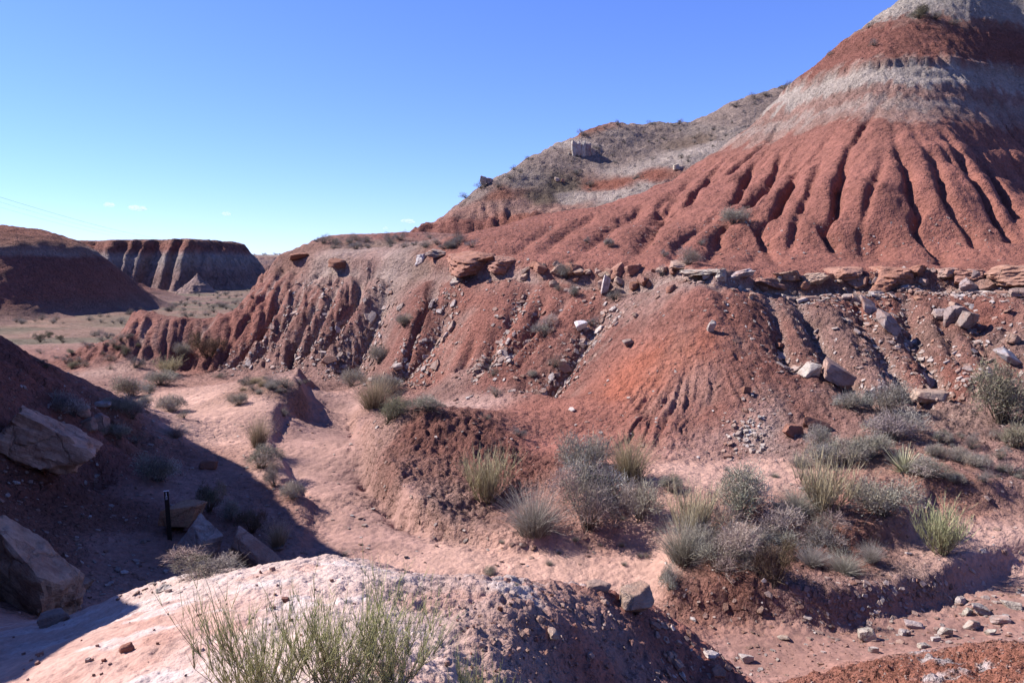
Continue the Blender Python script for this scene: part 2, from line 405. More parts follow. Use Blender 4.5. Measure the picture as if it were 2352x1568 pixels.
class NT:
    def __init__(s, name):
        s.m = bpy.data.materials.new(name); s.m.use_nodes = True
        s.t = s.m.node_tree; s.t.nodes.clear()
        s.out = s.n('ShaderNodeOutputMaterial'); s.b = s.n('ShaderNodeBsdfPrincipled')
        s.l(s.b.outputs[0], s.out.inputs['Surface'])
        s.b.inputs['Roughness'].default_value = 0.95
        s.b.inputs['Specular IOR Level'].default_value = 0.12
    def n(s, t, **kw):
        x = s.t.nodes.new(t)
        for k, v in kw.items(): setattr(x, k, v)
        return x
    def l(s, a, b): s.t.links.new(a, b)
    def noise(s, vec, scale, detail=4, rough=0.6):
        x = s.n('ShaderNodeTexNoise'); x.inputs['Scale'].default_value = scale; x.inputs['Detail'].default_value = detail; x.inputs['Roughness'].default_value = rough
        s.l(vec, x.inputs['Vector']); return x
    def mapr(s, val, a, b, c, d):
        x = s.n('ShaderNodeMapRange'); s.l(val, x.inputs[0])
        for i, q in enumerate((a, b, c, d)): x.inputs[i + 1].default_value = q
        return x.outputs[0]
    def mix(s, fac, a, b, mode='MIX'):
        x = s.n('ShaderNodeMix', data_type='RGBA', blend_type=mode)
        if isinstance(fac, float): x.inputs[0].default_value = fac
        else: s.l(fac, x.inputs[0])
        for i, q in ((6, a), (7, b)):
            if isinstance(q, tuple): x.inputs[i].default_value = q + (1,) if len(q) == 3 else q
            else: s.l(q, x.inputs[i])
        return x.outputs[2]
    def bump(s, h, dist, strength=1.0, prev=None):
        x = s.n('ShaderNodeBump'); x.inputs['Distance'].default_value = dist; x.inputs['Strength'].default_value = strength
        s.l(h, x.inputs['Height'])
        if prev is not None: s.l(prev, x.inputs['Normal'])
        return x.outputs[0]

def soil_material(name, s=1.0, bumps=1.0, chips=0.25):
    t = NT(name)
    g = t.n('ShaderNodeNewGeometry').outputs['Position']
    vc = t.n('ShaderNodeVertexColor', layer_name='Col'); a = vc.outputs[0]
    n1 = t.noise(g, 0.55 / s, 3, 0.65); n2 = t.noise(g, 5.0 / s, 4, 0.7); n3 = t.noise(g, 22 / s, 3, 0.7)
    v1 = t.mapr(n1.outputs[0], 0.3, 0.7, 0.82 * 0.77, 1.16 * 0.77); v2 = t.mapr(n2.outputs[0], 0.3, 0.7, 0.78, 1.2)
    mul = t.n('ShaderNodeMath', operation='MULTIPLY'); t.l(v1, mul.inputs[0]); t.l(v2, mul.inputs[1])
    comb = t.n('ShaderNodeCombineColor')
    for i in range(3): t.l(mul.outputs[0], comb.inputs[i])
    c = t.mix(1.0, a, comb.outputs[0], 'MULTIPLY')
    # little pale and dark fragments lying in the soil
    vo = t.n('ShaderNodeTexVoronoi'); vo.inputs['Scale'].default_value = 13 / s; t.l(g, vo.inputs['Vector'])
    chip = t.mapr(vo.outputs['Distance'], 0.10, 0.2, 1.0, 0.0)
    sep = t.n('ShaderNodeSeparateColor'); t.l(vo.outputs['Color'], sep.inputs[0])
    on = t.mapr(sep.outputs[0], 0.72, 0.78, 0.0, chips)
    cf = t.n('ShaderNodeMath', operation='MULTIPLY'); t.l(chip, cf.inputs[0]); t.l(on, cf.inputs[1])
    chipcol = t.mix(sep.outputs[1], (0.15, 0.09, 0.075), (0.40, 0.33, 0.29))
    c = t.mix(cf.outputs[0], c, chipcol)
    t.l(c, t.b.inputs['Base Color'])
    # crumbly clods: rounded lumps with creases between them, two sizes, over broken ground
    wv = t.n('ShaderNodeMix', data_type='VECTOR'); wv.inputs[0].default_value = 0.12 * s
    t.l(g, wv.inputs[4]); t.l(n2.outputs['Color'], wv.inputs[5])
    def clod(sc, lo, hi):
        w = t.n('ShaderNodeTexVoronoi', feature='F1'); w.inputs['Scale'].default_value = sc / s
        t.l(wv.outputs[1], w.inputs['Vector']); return t.mapr(w.outputs['Distance'], lo, hi, 1.0, 0.0)
    k1 = clod(4.5, 0.0, 0.8); k2 = clod(12.0, 0.0, 0.8)
    rs = t.mapr(vc.outputs['Alpha'], 0.1, 0.6, 0.15 * bumps, 0.85 * bumps)
    def bmp(h, dist, prev=None):
        x = t.bump(h, dist * s, 1.0, prev); t.l(rs, x.node.inputs['Strength']); return x
    b = bmp(k1, 0.20); b = bmp(k2, 0.10, b); b = bmp(n2.outputs[0], 0.22, b); b = bmp(n3.outputs[0], 0.07, b)
    b = t.bump(chip, 0.02 * s, 0.5 * bumps, b)
    t.l(b, t.b.inputs['Normal'])
    return t.m

M_SOIL = soil_material('badland_soil')
M_SOIL_NEAR = soil_material('mound_soil', 0.35, 0.6, 0.35)
M_FAR = soil_material('far_soil', 5.0, 0.8, 0.0)

# ------------------------------------------------------------------ colours of the ground (real albedo)
RED = (.295,.122,.093); ORANGE = (.365,.124,.078); DRED = (.25,.105,.083); MAUVE = (.325,.188,.158); PINK = (.465,.282,.225)
WASH = (.31,.178,.150); PALE = (.53,.395,.345); GREY = (.38,.32,.275); SALT = (.56,.46,.43); BROWN = (.215,.095,.07)
CC = [(300,1500,PINK,.6),(600,1500,PALE,.6),(800,1320,PALE,.7),(450,1350,PALE,.7),(250,1480,PINK,.35),(100,1520,PINK,.28),(900,1450,PALE,.6),(1000,1350,(.46,.32,.28),1.2),(1200,1380,(.40,.265,.225),1.3),(1150,1480,(.36,.225,.185),1.2),
      (1350,1400,(.34,.2,.165),1.3),(1500,1430,RED,1.2),(1350,1520,RED,1.0),(1550,1520,DRED,1.0),(1650,1530,RED,1.0),(50,1430,PINK,.35),
      (2000,1560,(.33,.135,.092),1.8),(2250,1530,(.33,.135,.092),1.8),(1880,1560,(.33,.14,.10),1.6),
      (1750,1490,WASH,.18),(1900,1460,WASH,.2),(2150,1440,WASH,.3),(2300,1400,WASH,.35),(2330,1360,(.28,.18,.15),.4),
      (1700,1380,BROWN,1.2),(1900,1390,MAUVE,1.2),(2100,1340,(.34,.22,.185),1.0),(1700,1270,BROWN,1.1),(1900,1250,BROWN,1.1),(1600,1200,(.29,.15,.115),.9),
      (1600,1090,PINK,.35),(1780,1085,PINK,.35),(1950,1120,(.33,.16,.12),.9),(2200,1250,(.42,.26,.215),.5),(2320,1220,(.42,.26,.215),.6),(2200,1120,(.28,.14,.105),1.0),(2330,1080,MAUVE,1.0),(2000,1060,(.30,.17,.13),.8),
      (1000,1290,PINK,.28),(1300,1285,PINK,.28),(1480,1300,PINK,.28),(850,1230,WASH,.35),(780,1100,WASH,.3),(730,1000,WASH,.3),(740,930,(.36,.22,.185),.3),(900,1200,WASH,.4),(680,1080,PINK,.28),
      (1350,1200,(.36,.19,.15),.8),(1250,1150,(.36,.19,.15),.9),(1500,1200,PINK,.35),(1430,1060,(.38,.19,.145),.6),
      (1000,1000,(.24,.105,.083),1.9),(1100,1050,(.24,.105,.083),1.9),(930,1080,(.30,.155,.125),1.8),(1050,1170,(.37,.22,.18),1.6),(1200,1090,DRED,2.2),(880,1000,(.34,.2,.165),1.0),(1250,1020,RED,.6),(1050,935,(.40,.25,.215),.7),
      (1500,980,RED,.8),(1450,900,ORANGE,.7),(1550,800,ORANGE,.8),(1600,720,RED,.9),(1350,950,RED,.8),(1650,950,RED,1.0),(1750,850,DRED,1.2),(1700,1020,DRED,1.0),(1718,985,(.50,.42,.385),1.0),(1730,1010,(.42,.31,.27),1.0),(1690,975,RED,.9),(1760,990,DRED,1.0),(1720,720,DRED,1.2),(1250,930,RED,.8),
      (1200,780,RED,.9),(1150,860,DRED,1.0),(1080,780,RED,.9),(1000,820,RED,.9),(1380,800,DRED,1.0),(1300,720,RED,.9),(1430,700,MAUVE,1.1),(1000,900,MAUVE,1.0),
      (950,700,DRED,1.0),(850,650,MAUVE,1.0),(880,780,MAUVE,1.0),(780,760,(.27,.12,.096),1.0),(720,680,(.28,.122,.096),1.0),(650,780,(.28,.145,.12),1.0),(600,680,RED,.9),(560,760,RED,.9),(680,840,MAUVE,1.0),(560,840,MAUVE,1.0),(800,850,MAUVE,1.0),
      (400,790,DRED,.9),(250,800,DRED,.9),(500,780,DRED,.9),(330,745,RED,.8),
      (1900,760,MAUVE,1.9),(2000,850,MAUVE,1.9),(2100,800,(.285,.165,.135),1.9),(2200,850,RED,1.7),(2250,720,RED,1.2),(2150,950,(.32,.2,.165),1.7),(2330,800,(.285,.165,.135),1.7),(1850,950,DRED,1.2),(2000,700,RED,1.7),(2300,900,MAUVE,1.7),
      (700,570,(.24,.13,.10),.8),(850,565,(.235,.15,.115),.8),(1000,565,(.225,.15,.115),.8),(850,545,DRED,.6),(950,538,DRED,.6),(760,590,(.36,.26,.22),.8),(900,600,(.36,.26,.22),.8),(1640,628,(.36,.25,.215),.9),(1560,640,MAUVE,1.0),(1610,670,RED,.9),(1680,670,RED,1.0),
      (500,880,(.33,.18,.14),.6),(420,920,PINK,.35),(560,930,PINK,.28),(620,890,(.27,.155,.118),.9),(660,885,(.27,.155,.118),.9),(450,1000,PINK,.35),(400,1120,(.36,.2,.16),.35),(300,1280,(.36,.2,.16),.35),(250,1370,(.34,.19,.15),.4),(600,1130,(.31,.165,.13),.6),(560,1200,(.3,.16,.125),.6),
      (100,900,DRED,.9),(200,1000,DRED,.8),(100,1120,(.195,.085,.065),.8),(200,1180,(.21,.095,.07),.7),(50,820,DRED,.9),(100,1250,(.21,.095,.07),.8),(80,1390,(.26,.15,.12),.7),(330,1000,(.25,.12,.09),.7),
      (350,850,(.33,.19,.155),.6),(150,780,(.33,.21,.165),.6),(50,760,(.33,.21,.165),.6),(250,850,(.35,.22,.18),.6)]
cpt = []
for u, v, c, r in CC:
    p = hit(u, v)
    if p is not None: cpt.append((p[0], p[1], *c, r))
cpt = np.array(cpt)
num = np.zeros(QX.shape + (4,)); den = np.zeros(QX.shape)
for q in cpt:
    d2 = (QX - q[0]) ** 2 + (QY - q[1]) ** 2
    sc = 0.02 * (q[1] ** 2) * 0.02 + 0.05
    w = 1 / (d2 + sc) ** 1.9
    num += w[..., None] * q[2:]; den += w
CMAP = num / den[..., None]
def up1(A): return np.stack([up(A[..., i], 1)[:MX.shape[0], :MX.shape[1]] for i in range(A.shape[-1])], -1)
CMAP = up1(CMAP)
def poly_mask(px):
    q = [hit(u, v) for u, v in px]; q = np.array([p[:2] for p in q if p is not None]); ins = np.zeros(MX.shape, bool); j = len(q) - 1
    for i in range(len(q)):
        xi, yi = q[i]; xj, yj = q[j]
        with np.errstate(divide='ignore', invalid='ignore'):
            ins ^= ((yi > MY) != (yj > MY)) & (MX < (xj - xi) * (MY - yi) / (yj - yi + 1e-12) + xi)
        j = i
    return blur(ins.astype(float), 3)
BED = np.maximum(poly_mask([(712,900),(708,960),(665,1005),(655,1060),(712,1135),(745,1200),(735,1262),(860,1262),(985,1268),(1010,1240),(930,1200),(868,1140),(826,1050),(800,965),(812,905)]),
                 poly_mask([(1600,1420),(1900,1432),(2150,1385),(2280,1330),(2352,1335),(2352,1455),(2200,1478),(1950,1515),(1790,1555),(1700,1535)]))
HB = blur(H, 8)
CURV = blur(H, 1) - HB                      # below zero in rills and hollows

def strata(z):
    """beds of the big hill: red, pale, red, grey cap"""
    zz = np.array([6.0, 9.0, 11.5, 14.6, 15.3, 15.5, 16.2, 16.4, 16.9, 17.1, 17.9, 18.1, 19.3, 19.5, 20.0, 20.2, 22.6, 22.8, 23.5, 23.7, 25.0, 27.0])
    cc = np.array([RED, (.27,.112,.085), (.295,.122,.094), (.275,.117,.090), (.285,.125,.097), (.345,.205,.165), (.37,.235,.195), (.42,.31,.265), (.40,.285,.24), (.33,.185,.15), (.36,.225,.185), (.47,.385,.335), (.45,.37,.32), (.39,.27,.225),
                   (.36,.20,.16), (.275,.115,.088), (.27,.112,.086), (.30,.15,.115), (.31,.165,.13), (.40,.32,.275), (.43,.365,.315), (.44,.375,.325)])
    return np.stack([np.interp(z, zz, cc[:, i]) for i in range(3)], -1)

def land_color(x, y, z):
    wx = x + 0.9 * fbm(x * 0.5, y * 0.5, 3) * np.clip(y / 25, 0.25, 1); wy = y + 0.9 * fbm(x * 0.5 + 40, y * 0.5, 3) * np.clip(y / 25, 0.25, 1)
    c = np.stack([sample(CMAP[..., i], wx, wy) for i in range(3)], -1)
    s = sample(S_LEDGE, x, y)
    k = sstep(0.0, 0.6, s) * sstep(-4.5, -1.0, x - (y - 62) * 0.2) * (y > 30)
    ang = np.arctan2(x - 34, 62 - y); rad_ = np.hypot(x - 34, y - 62)
    zs = z + 0.6 * fbm(x * 0.3, y * 0.3, 4) + 0.5 * fbm(x * 1.8, y * 1.8, 4) + 0.35 * fbm(ang * 16, rad_ * 0.06, 3) + 0.45 * fbm(ang * 45, rad_ * 0.12 + 5, 3)
    c = c * (1 - k[..., None]) + strata(zs) * k[..., None]
    c = c * (1 + 0.10 * k[..., None] * (fbm(z * 2.3, x * 0.1, 3) + 0.8 * fbm(x * 1.2, y * 0.5 + 7, 3))[..., None])
    bed = sample(BED, x + 0.25 * fbm(x * 1.5, y * 1.5, 3), y + 0.25 * fbm(x * 1.5 + 9, y * 1.5, 3))
    mud = (np.array([.27, .148, .120]) + np.array([.055, .043, .038]) * sstep(17.5, 19.5, y)[..., None]) * (1 + 0.22 * fbm(x * 0.8, y * 2.5, 4))[..., None]
    c = c * (1 - 0.85 * bed[..., None]) + mud * 0.85 * bed[..., None]
    # pale fragments and dust gather in the rills below the ledge
    cv = sample(CURV, x, y)
    low = (1 - k) * sstep(20, 24, y) * sstep(1.4, 2.2, z) * sstep(0.06, -0.10, cv) * sstep(-0.1, 0.5, fbm(x * 0.35 + 9, y * 0.35, 3) + 0.35 * sstep(-6, -1, s))
    dust = np.array([.42, .315, .27])
    c = c * (1 - 0.6 * low[..., None]) + dust * 0.6 * low[..., None]
    # salt and washed sand streaks on the flats
    sl = sample(SLOPE, x, y)
    st = sstep(0.2, 0.6, fbm(x * 0.9 + 3, y * 0.9, 4)) * sstep(0.35, 0.1, sl) * (z < 2.2)
    c = c * (1 + 0.22 * st[..., None])
    near = sstep(12, 9, y) * (x < 0.8)
    sp = sstep(0.12, 0.42, fbm(x * 1.6 + 11, y * 1.6 + 2, 4)) * near
    c = c * (1 - 0.55 * sp[..., None]) + np.array([.40, .215, .165]) * 0.55 * sp[..., None]
    sp = sstep(0.2, 0.4, fbm(x * 1.3 + 51, y * 2.6 + 2, 4)) * near
    c = c * (1 - 0.5 * sp[..., None]) + np.array([.60, .52, .49]) * 0.5 * sp[..., None]
    # salt crust on the red clod bank
    sb = sstep(0.30, 0.42, fbm(x * 1.9 + 5, y * 1.9, 4)) * (y < 13.5) * (x > 3.8) * (z > 0.3)
    return c * (1 - 0.8 * sb[..., None]) + np.array([.60, .52, .50]) * 0.8 * sb[..., None]

# ------------------------------------------------------------------ near land mesh, finer towards the viewpoint
th = np.concatenate([np.radians(np.arange(-54, -34.5, 0.5)), np.arange(math.radians(-34.3), math.radians(34.3), 0.0020), np.radians(np.arange(34.6, 47, 0.5))])
def logr(a, b, s): return np.exp(np.arange(math.log(a), math.log(b), s))
rr = np.concatenate([logr(1.2, 4.4, 0.012), logr(4.4, 9.6, 0.0030), logr(9.6, 14.2, 0.0042), logr(14.2, 27, 0.0024), logr(27, 70, 0.0022), logr(70, 83, 0.006)])
TH, RR = np.meshgrid(th, rr)
X = RR * np.sin(TH); Y = RR * np.cos(TH)
FAN_P = hit(1615, 690); FAN_R = hit(1530, 960); SLOPE3 = blur(SLOPE, 3)
def final_land(X, Y):
    """height of the finished land, small relief included, and its roughness"""
    RR = np.hypot(X, Y)
    Z = sample(H, X, Y)
    RO = sample(CMAP[..., 3], X + 0.3 * fbm(X, Y, 2), Y)
    s_l = sample(S_LEDGE, X, Y)
    hillk = sstep(0.0, 0.6, s_l) * (Y > 30)
    RO = RO * (1 - hillk) + (0.75 + 0.75 * sstep(14, 18, Z)) * hillk
    # small relief: lumps, clods, ripples
    big = fbm(X * 1.1, Y * 1.1, 3); mid = billow(X * 2.4, Y * 2.4, 3); fine = billow(X * 7.5 + 3, Y * 7.5, 3)
    Z = Z + 0.06 * big * RO + 0.17 * (mid - 0.35) * RO * (0.38 + 0.62 * sstep(10, 18, RR)) + 0.075 * (fine - 0.35) * RO
    nr = RR < 14.5
    fx = billow(X[:] * 19, Y[:] * 19, 2)
    Z = Z + 0.014 * (fx - 0.35) * RO * nr
    # close set rills on the fin and the nose of the left spur
    finm = sstep(-5.5, -9.5, X) * (Y > 40) * (Y < 60) * sstep(0.3, 0.6, sample(SLOPE3, X, Y)) * (s_l < 0.1)
    fxx = X * 0.8 + 0.25 * fbm(X * 0.8, Y * 0.8, 2)
    Z = Z + finm * (0.32 * (np.abs(vnoise(fxx * 3.0 + Y * 0.5, Y * 0.22)) - 0.3) + 0.18 * (np.abs(vnoise(fxx * 6.1 + 9 + Y, Y * 0.5)) - 0.3))
    # fan of small rills on the lower front of the orange spur
    fa = np.arctan2(X - FAN_P[0], FAN_P[1] - Y); frr = np.hypot(X - FAN_P[0], Y - FAN_P[1])
    fm = np.exp(-((X - FAN_R[0]) / 2.6) ** 2 - ((Y - FAN_R[1]) / 2.0) ** 2) * sstep(-0.7, 0.0, fbm(X * 0.6, Y * 0.6, 2)) 
    fa2 = fa + 0.03 * fbm(X * 1.2, Y * 1.2, 3)
    Z = Z + fm * (0.34 * (np.abs(vnoise(fa2 * 27, frr * 0.45)) - 0.3) + 0.16 * (np.abs(vnoise(fa2 * 58 + 5, frr * 0.8)) - 0.3))
    # flow marks on the wash bed
    bedk = sample(BED, X, Y); RO = RO * (1 - 0.75 * bedk) + 0.12 * bedk
    Z = Z - 0.06 * bedk
    Z = Z + 0.012 * vnoise(X * 1.2 + 0.6 * fbm(X, Y, 2), Y * 7) * (RO < 0.42) * (RR < 45)
    # thin bedding of the steep red slopes
    Z = Z + hillk * (Y > 34) * (0.05 * vnoise(Z * 3.1, X * 0.15) + 0.16 * vnoise(Z * 1.15 + 0.3 * fbm(X * 0.3, Y * 0.3, 2), X * 0.08) + 0.4 * sstep(19.25, 19.45, Z + 0.3 * fbm(X * 0.4, Y * 0.4, 3)))
    return Z, RO
Z, RO = final_land(X, Y)
LC = land_color(X, Y, Z)

# which piece of the land each face belongs to
toe = np.array([Pz(480,865,-6.7), P(700,865,44.8), P(800,888,42.8), P(900,925,37.5), P(1000,942,34), P(1150,942,30.6), P(1350,1010,26.6), P(1450,1055,24.6), P(1680,1065,23.4), P(1900,1035,23.2), P(2352,1045,22), P(2700,1100,19)])
toe_y = np.interp(X, toe[:, 0], toe[:, 1])
trail = np.array([(8.0, -5.4), (12, -6.5), (15, -7.2), (19, -9.0), (24, -10.3), (28, -12.6), (31, -14.5), (34, -16.5), (40, -19.5), (44, -26.0)])
trail_x = np.interp(Y, trail[:, 0], trail[:, 1])
lab = np.zeros(X.shape, int)                                                   # ground
lab[(Z < 0.42) & (sample(SLOPE, X, Y) < 0.22) & (Y < 44) & (X > -10.2) & (X < 16)] = 1  # wash bed
lab[(X < trail_x) & (Y < 44)] = 2                                               # shaded slope
lab[(Y < 11.8) & (X > -8) & (X < 3.4) & (RR < 12.5)] = 3                        # foreground mound
lab[((Y - 25.0) / 4.2) ** 2 + ((X + 1.6) / 3.6) ** 2 < 1] = 4
lab[(Y > toe_y) & (X > -19)] = 5                                                # the hill
lab[(Y > 49) & (X > -32) & (X < -16.2) & (Y < 61) & (Z > 0.4)] = 5
fl = lab[:-1, :-1]
IDX = np.arange(X.size).reshape(X.shape)
quads = np.stack([IDX[:-1, :-1], IDX[:-1, 1:], IDX[1:, 1:], IDX[1:, :-1]], -1)
VV = np.stack([X, Y, Z], -1).reshape(-1, 3); LCf = LC.reshape(-1, 3)
NAMES = {0: 'ground', 1: 'wash_bed', 2: 'shaded_hillside', 3: 'foreground_terrain', 4: 'dirt_mound', 5: 'red_hill'}
for k, nm in NAMES.items():
    f = quads[fl == k]
    if len(f) == 0: continue
    ids, inv = np.unique(f.ravel(), return_inverse=True)
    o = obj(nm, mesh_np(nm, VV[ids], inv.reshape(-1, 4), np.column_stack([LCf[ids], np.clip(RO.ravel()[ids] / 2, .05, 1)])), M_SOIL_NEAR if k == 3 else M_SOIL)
    tag(o, kind='structure')

# ------------------------------------------------------------------ far land
def far_h(r): return CZ - 7.45 - np.clip(r - 76, 0, 250) * 0.0095 - 1.2 * sstep(76, 60, r)
tf = np.concatenate([np.radians(np.arange(-180, -40, 4.0)), np.radians(np.arange(-40, 40, 0.25)), np.radians(np.arange(40, 180.1, 4.0))])
rf = np.concatenate([[0.5, 20, 45], logr(60, 420, 0.012), logr(420, 14000, 0.1)])
TF, RF = np.meshgrid(tf, rf)
xf = RF * np.sin(TF); yf = RF * np.cos(TF)
zf = far_h(RF) + 0.35 * fbm(xf * 0.05, yf * 0.05, 4) * sstep(70, 100, RF) + 0.10 * fbm(xf * 0.4, yf * 0.4, 3) * sstep(70, 100, RF)
cf = np.zeros(zf.shape + (3,)); t = sstep(-0.3, 0.35, fbm(xf * 0.045, yf * 0.12, 4))[..., None]
cf = np.array([.30, .185, .14]) * (1 - t) + np.array([.20, .155, .11]) * t
ii = np.arange(zf.size).reshape(zf.shape)
q = np.stack([ii[:-1, :-1], ii[:-1, 1:], ii[1:, 1:], ii[1:, :-1]], -1).reshape(-1, 4)
tag(obj('valley_floor', mesh_np('valley_floor', np.stack([xf, yf, zf], -1).reshape(-1, 3), q, cf.reshape(-1, 3)), M_FAR), kind='structure')

def hill_mesh(name, pts, x0, x1, y0, y1, step, colfn, detail, mat=M_FAR, c=2.0, cutz=None, shape=None):
    pts = np.array(pts); fit = rbf_fit(pts, c)
    a = np.arange(x0, x1, step); b = np.arange(y0, y1, step)
    x, y = np.meshgrid(a, b)
    z = rbf_eval(fit, x, y)
    if shape is not None: z = shape(x, y, z)
    z = detail(x, y, z)
    col = colfn(x, y, z)
    i = np.arange(x.size).reshape(x.shape)
    q = np.stack([i[:-1, :-1], i[:-1, 1:], i[1:, 1:], i[1:, :-1]], -1).reshape(-1, 4)
    if cutz is not None:
        keep = (z.ravel()[q].max(1) > cutz(x, y).ravel()[q[:, 0]])
        q = q[keep]
    V = np.stack([x, y, z], -1).reshape(-1, 3); cf_ = col.reshape(-1, 3)
    ids, inv = np.unique(q.ravel(), return_inverse=True)
    o = obj(name, mesh_np(name, V[ids], inv.reshape(-1, 4), cf_[ids]), mat)
    tag(o, kind='structure')
    return fit

def idw_color(samples, x, y, z, power=2.2, warp=2.0, wf=0.15):
    wx = x + warp * fbm(x * wf, y * wf, 3); wy = y + warp * fbm(x * wf + 30, y * wf, 3); wz = z + 0.3 * warp * fbm(x * wf * 2 + 60, y * wf * 2, 3)
    num = 0; den = 0
    for (px, py, pz), c in samples:
        d = (wx - px) ** 2 + (wy - py) ** 2 + 4 * (wz - pz) ** 2
        w = 1 / (d + 0.5) ** power
        num = num + w[..., None] * np.array(c); den = den + w
    return num / den[..., None]

M_BACK = soil_material('back_hill_soil', 2.0, 0.9, 0.5)
# grey-brown hill behind the red one
GB = (.285,.21,.18); GB2 = (.31,.24,.205); PG = (.40,.32,.28)
bp_ = [P(950,530,86),P(1100,432,96),P(1250,347,104),P(1400,287,110),P(1550,287,113),P(1620,281,114),P(1700,238,116),P(1820,196,119),P(2000,140,124),
       P(1050,520,84),P(1150,500,87),P(1200,440,94),P(1300,400,99),P(1200,520,85),P(1350,470,91),P(1500,330,107),P(1450,400,97),P(1600,350,99),P(1500,440,91),P(1700,300,106),P(1650,380,95),P(1800,260,112),P(1380,370,102),P(1230,470,92)]
bp_ += [(x, 82, CZ + 0.5) for x in (-14, 0, 15, 30, 45)] + [(-12, 100, CZ), (-4, 110, CZ + 3), (5, 118, CZ + 9), (20, 128, CZ + 15), (40, 134, CZ + 20), (-18, 90, CZ - 2), (70, 120, CZ + 26)]
bs = [(1000,515,RED),(1100,510,RED),(1200,505,(.30,.12,.085)),(1080,490,(.35,.19,.15)),(1180,475,(.36,.21,.17)),(1150,450,(.27,.12,.085)),(1100,445,GB),(1200,410,GB2),(1300,360,GB),(1290,430,(.18,.135,.10)),(1250,460,(.18,.13,.095)),
      (1400,320,GB),(1400,360,GB),(1500,310,GB),(1600,300,GB2),(1450,395,PG),(1520,375,PG),(1600,350,PG),(1680,345,PG),(1400,425,(.30,.115,.08)),(1500,405,(.30,.115,.08)),(1320,455,PG),(1420,450,PG),(1300,475,(.36,.2,.16)),(1480,435,PG),
      (1700,270,GB),(1700,310,(.36,.28,.24)),(1800,220,GB),(1360,300,(.27,.13,.095)),(1330,335,PG),(1420,310,(.34,.26,.22)),(1600,320,(.2,.14,.11))]
_fit_b = rbf_fit(np.array(bp_), 6.0)
_by = np.arange(80, 135, 0.25)
def hit_back(u, v):
    a, c = ray(u, v)
    z = CZ + c * _by; d = z - rbf_eval(_fit_b, a * _by, _by)
    w = np.nonzero(d < 0)[0]
    i = w[0] if len(w) else int(np.argmin(d))
    return np.array([a * _by[i], _by[i], rbf_eval(_fit_b, np.array([a * _by[i]]), np.array([_by[i]]))[0]])
bsam = [(hit_back(u, v), c) for u, v, c in bs]
def det_b(x, y, z):
    low = sstep(CZ + 7.5, CZ + 4, z)
    r = np.abs(vnoise(x * 0.95 + 0.5 * fbm(x * .3, y * .3, 2), y * 0.12))
    r2 = np.abs(vnoise(x * 2.0 + 7, y * 0.2))
    return z + low * (0.9 * (r - 0.4) + 0.4 * (r2 - .4)) + 0.22 * fbm(x * 0.5, y * 0.5, 4) + 0.5 * (billow(x * 1.2, y * 1.2, 3) - .4) + 0.16 * vnoise(z * 2.2, x * .08)
hill_mesh('back_hill', bp_, -22, 75, 82, 128, 0.32, lambda x, y, z: idw_color(bsam, x, y, z, 2.4, 1.4, 0.3), det_b, M_BACK, 6.0, lambda x, y: far_h(np.hypot(x, y)) - 0.5)

# dark hill at the left of the valley
lh = [P(0,541,146),P(80,545,149),P(150,558,152),P(-300,545,140)]
lh += [P(0,578,118),P(100,582,125),P(200,590,134),P(262,612,141),P(330,662,148),P(-200,575,112)]
lh += [P(0,727,106),P(100,724,112),P(174,722,118),P(230,716,125),P(294,708,134),P(338,703,141),P(378,697,150),P(0,650,112),P(150,650,123.5),P(250,655,134),P(-300,735,92),P(-300,640,102)]
lh += [(-60, 165, CZ - 8.2), (-64, 185, CZ - 8.4), (-72, 178, CZ - 8.4), (-95, 185, CZ - 2), (-130, 150, CZ + 5), (-60.5, 140, CZ - 8.3), (-60.5, 125, CZ - 8.2), (-60, 115, CZ - 8.0), (-62, 100, CZ - 7.9), (-82, 170, CZ - 5), (-66, 156, CZ - 8.2), (-72, 162, CZ - 8.2)]
def det_l(x, y, z):
    k = sstep(CZ - 8, CZ - 6, z)
    r = np.abs(vnoise(x * 0.55 + 0.6 * fbm(x * .2, y * .2, 2), y * 0.1)); r2 = np.abs(vnoise(x * 1.6 + 7, y * 0.25))
    led = 0.5 * sstep(-0.2, 0.3, z - (CZ + 1.2 + .4 * fbm(x * .1, y * .1, 2)))
    return z + k * (0.3 * (r - .4) + 0.25 * (r2 - .4)) + led + 0.2 * fbm(x * .6, y * .6, 3)
def col_l(x, y, z):
    zz = z - CZ + 0.5 * fbm(x * .2, y * .2, 3)
    zs = [-9, -7, -5, -2, 0.6, 1.1, 1.9, 2.6, 4.5]
    cs = np.array([(.30,.19,.16), (.27,.15,.12), RED, DRED, DRED, (.33,.25,.22), (.30,.2,.17), (.28,.14,.10), (.27,.115,.08)])
    return np.stack([np.interp(zz, zs, cs[:, i]) for i in range(3)], -1)
hill_mesh('left_hill', lh, -130, -50, 92, 182, 0.4, col_l, det_l, M_BACK, 2.0, lambda x, y: far_h(np.hypot(x, y)) - 0.5)

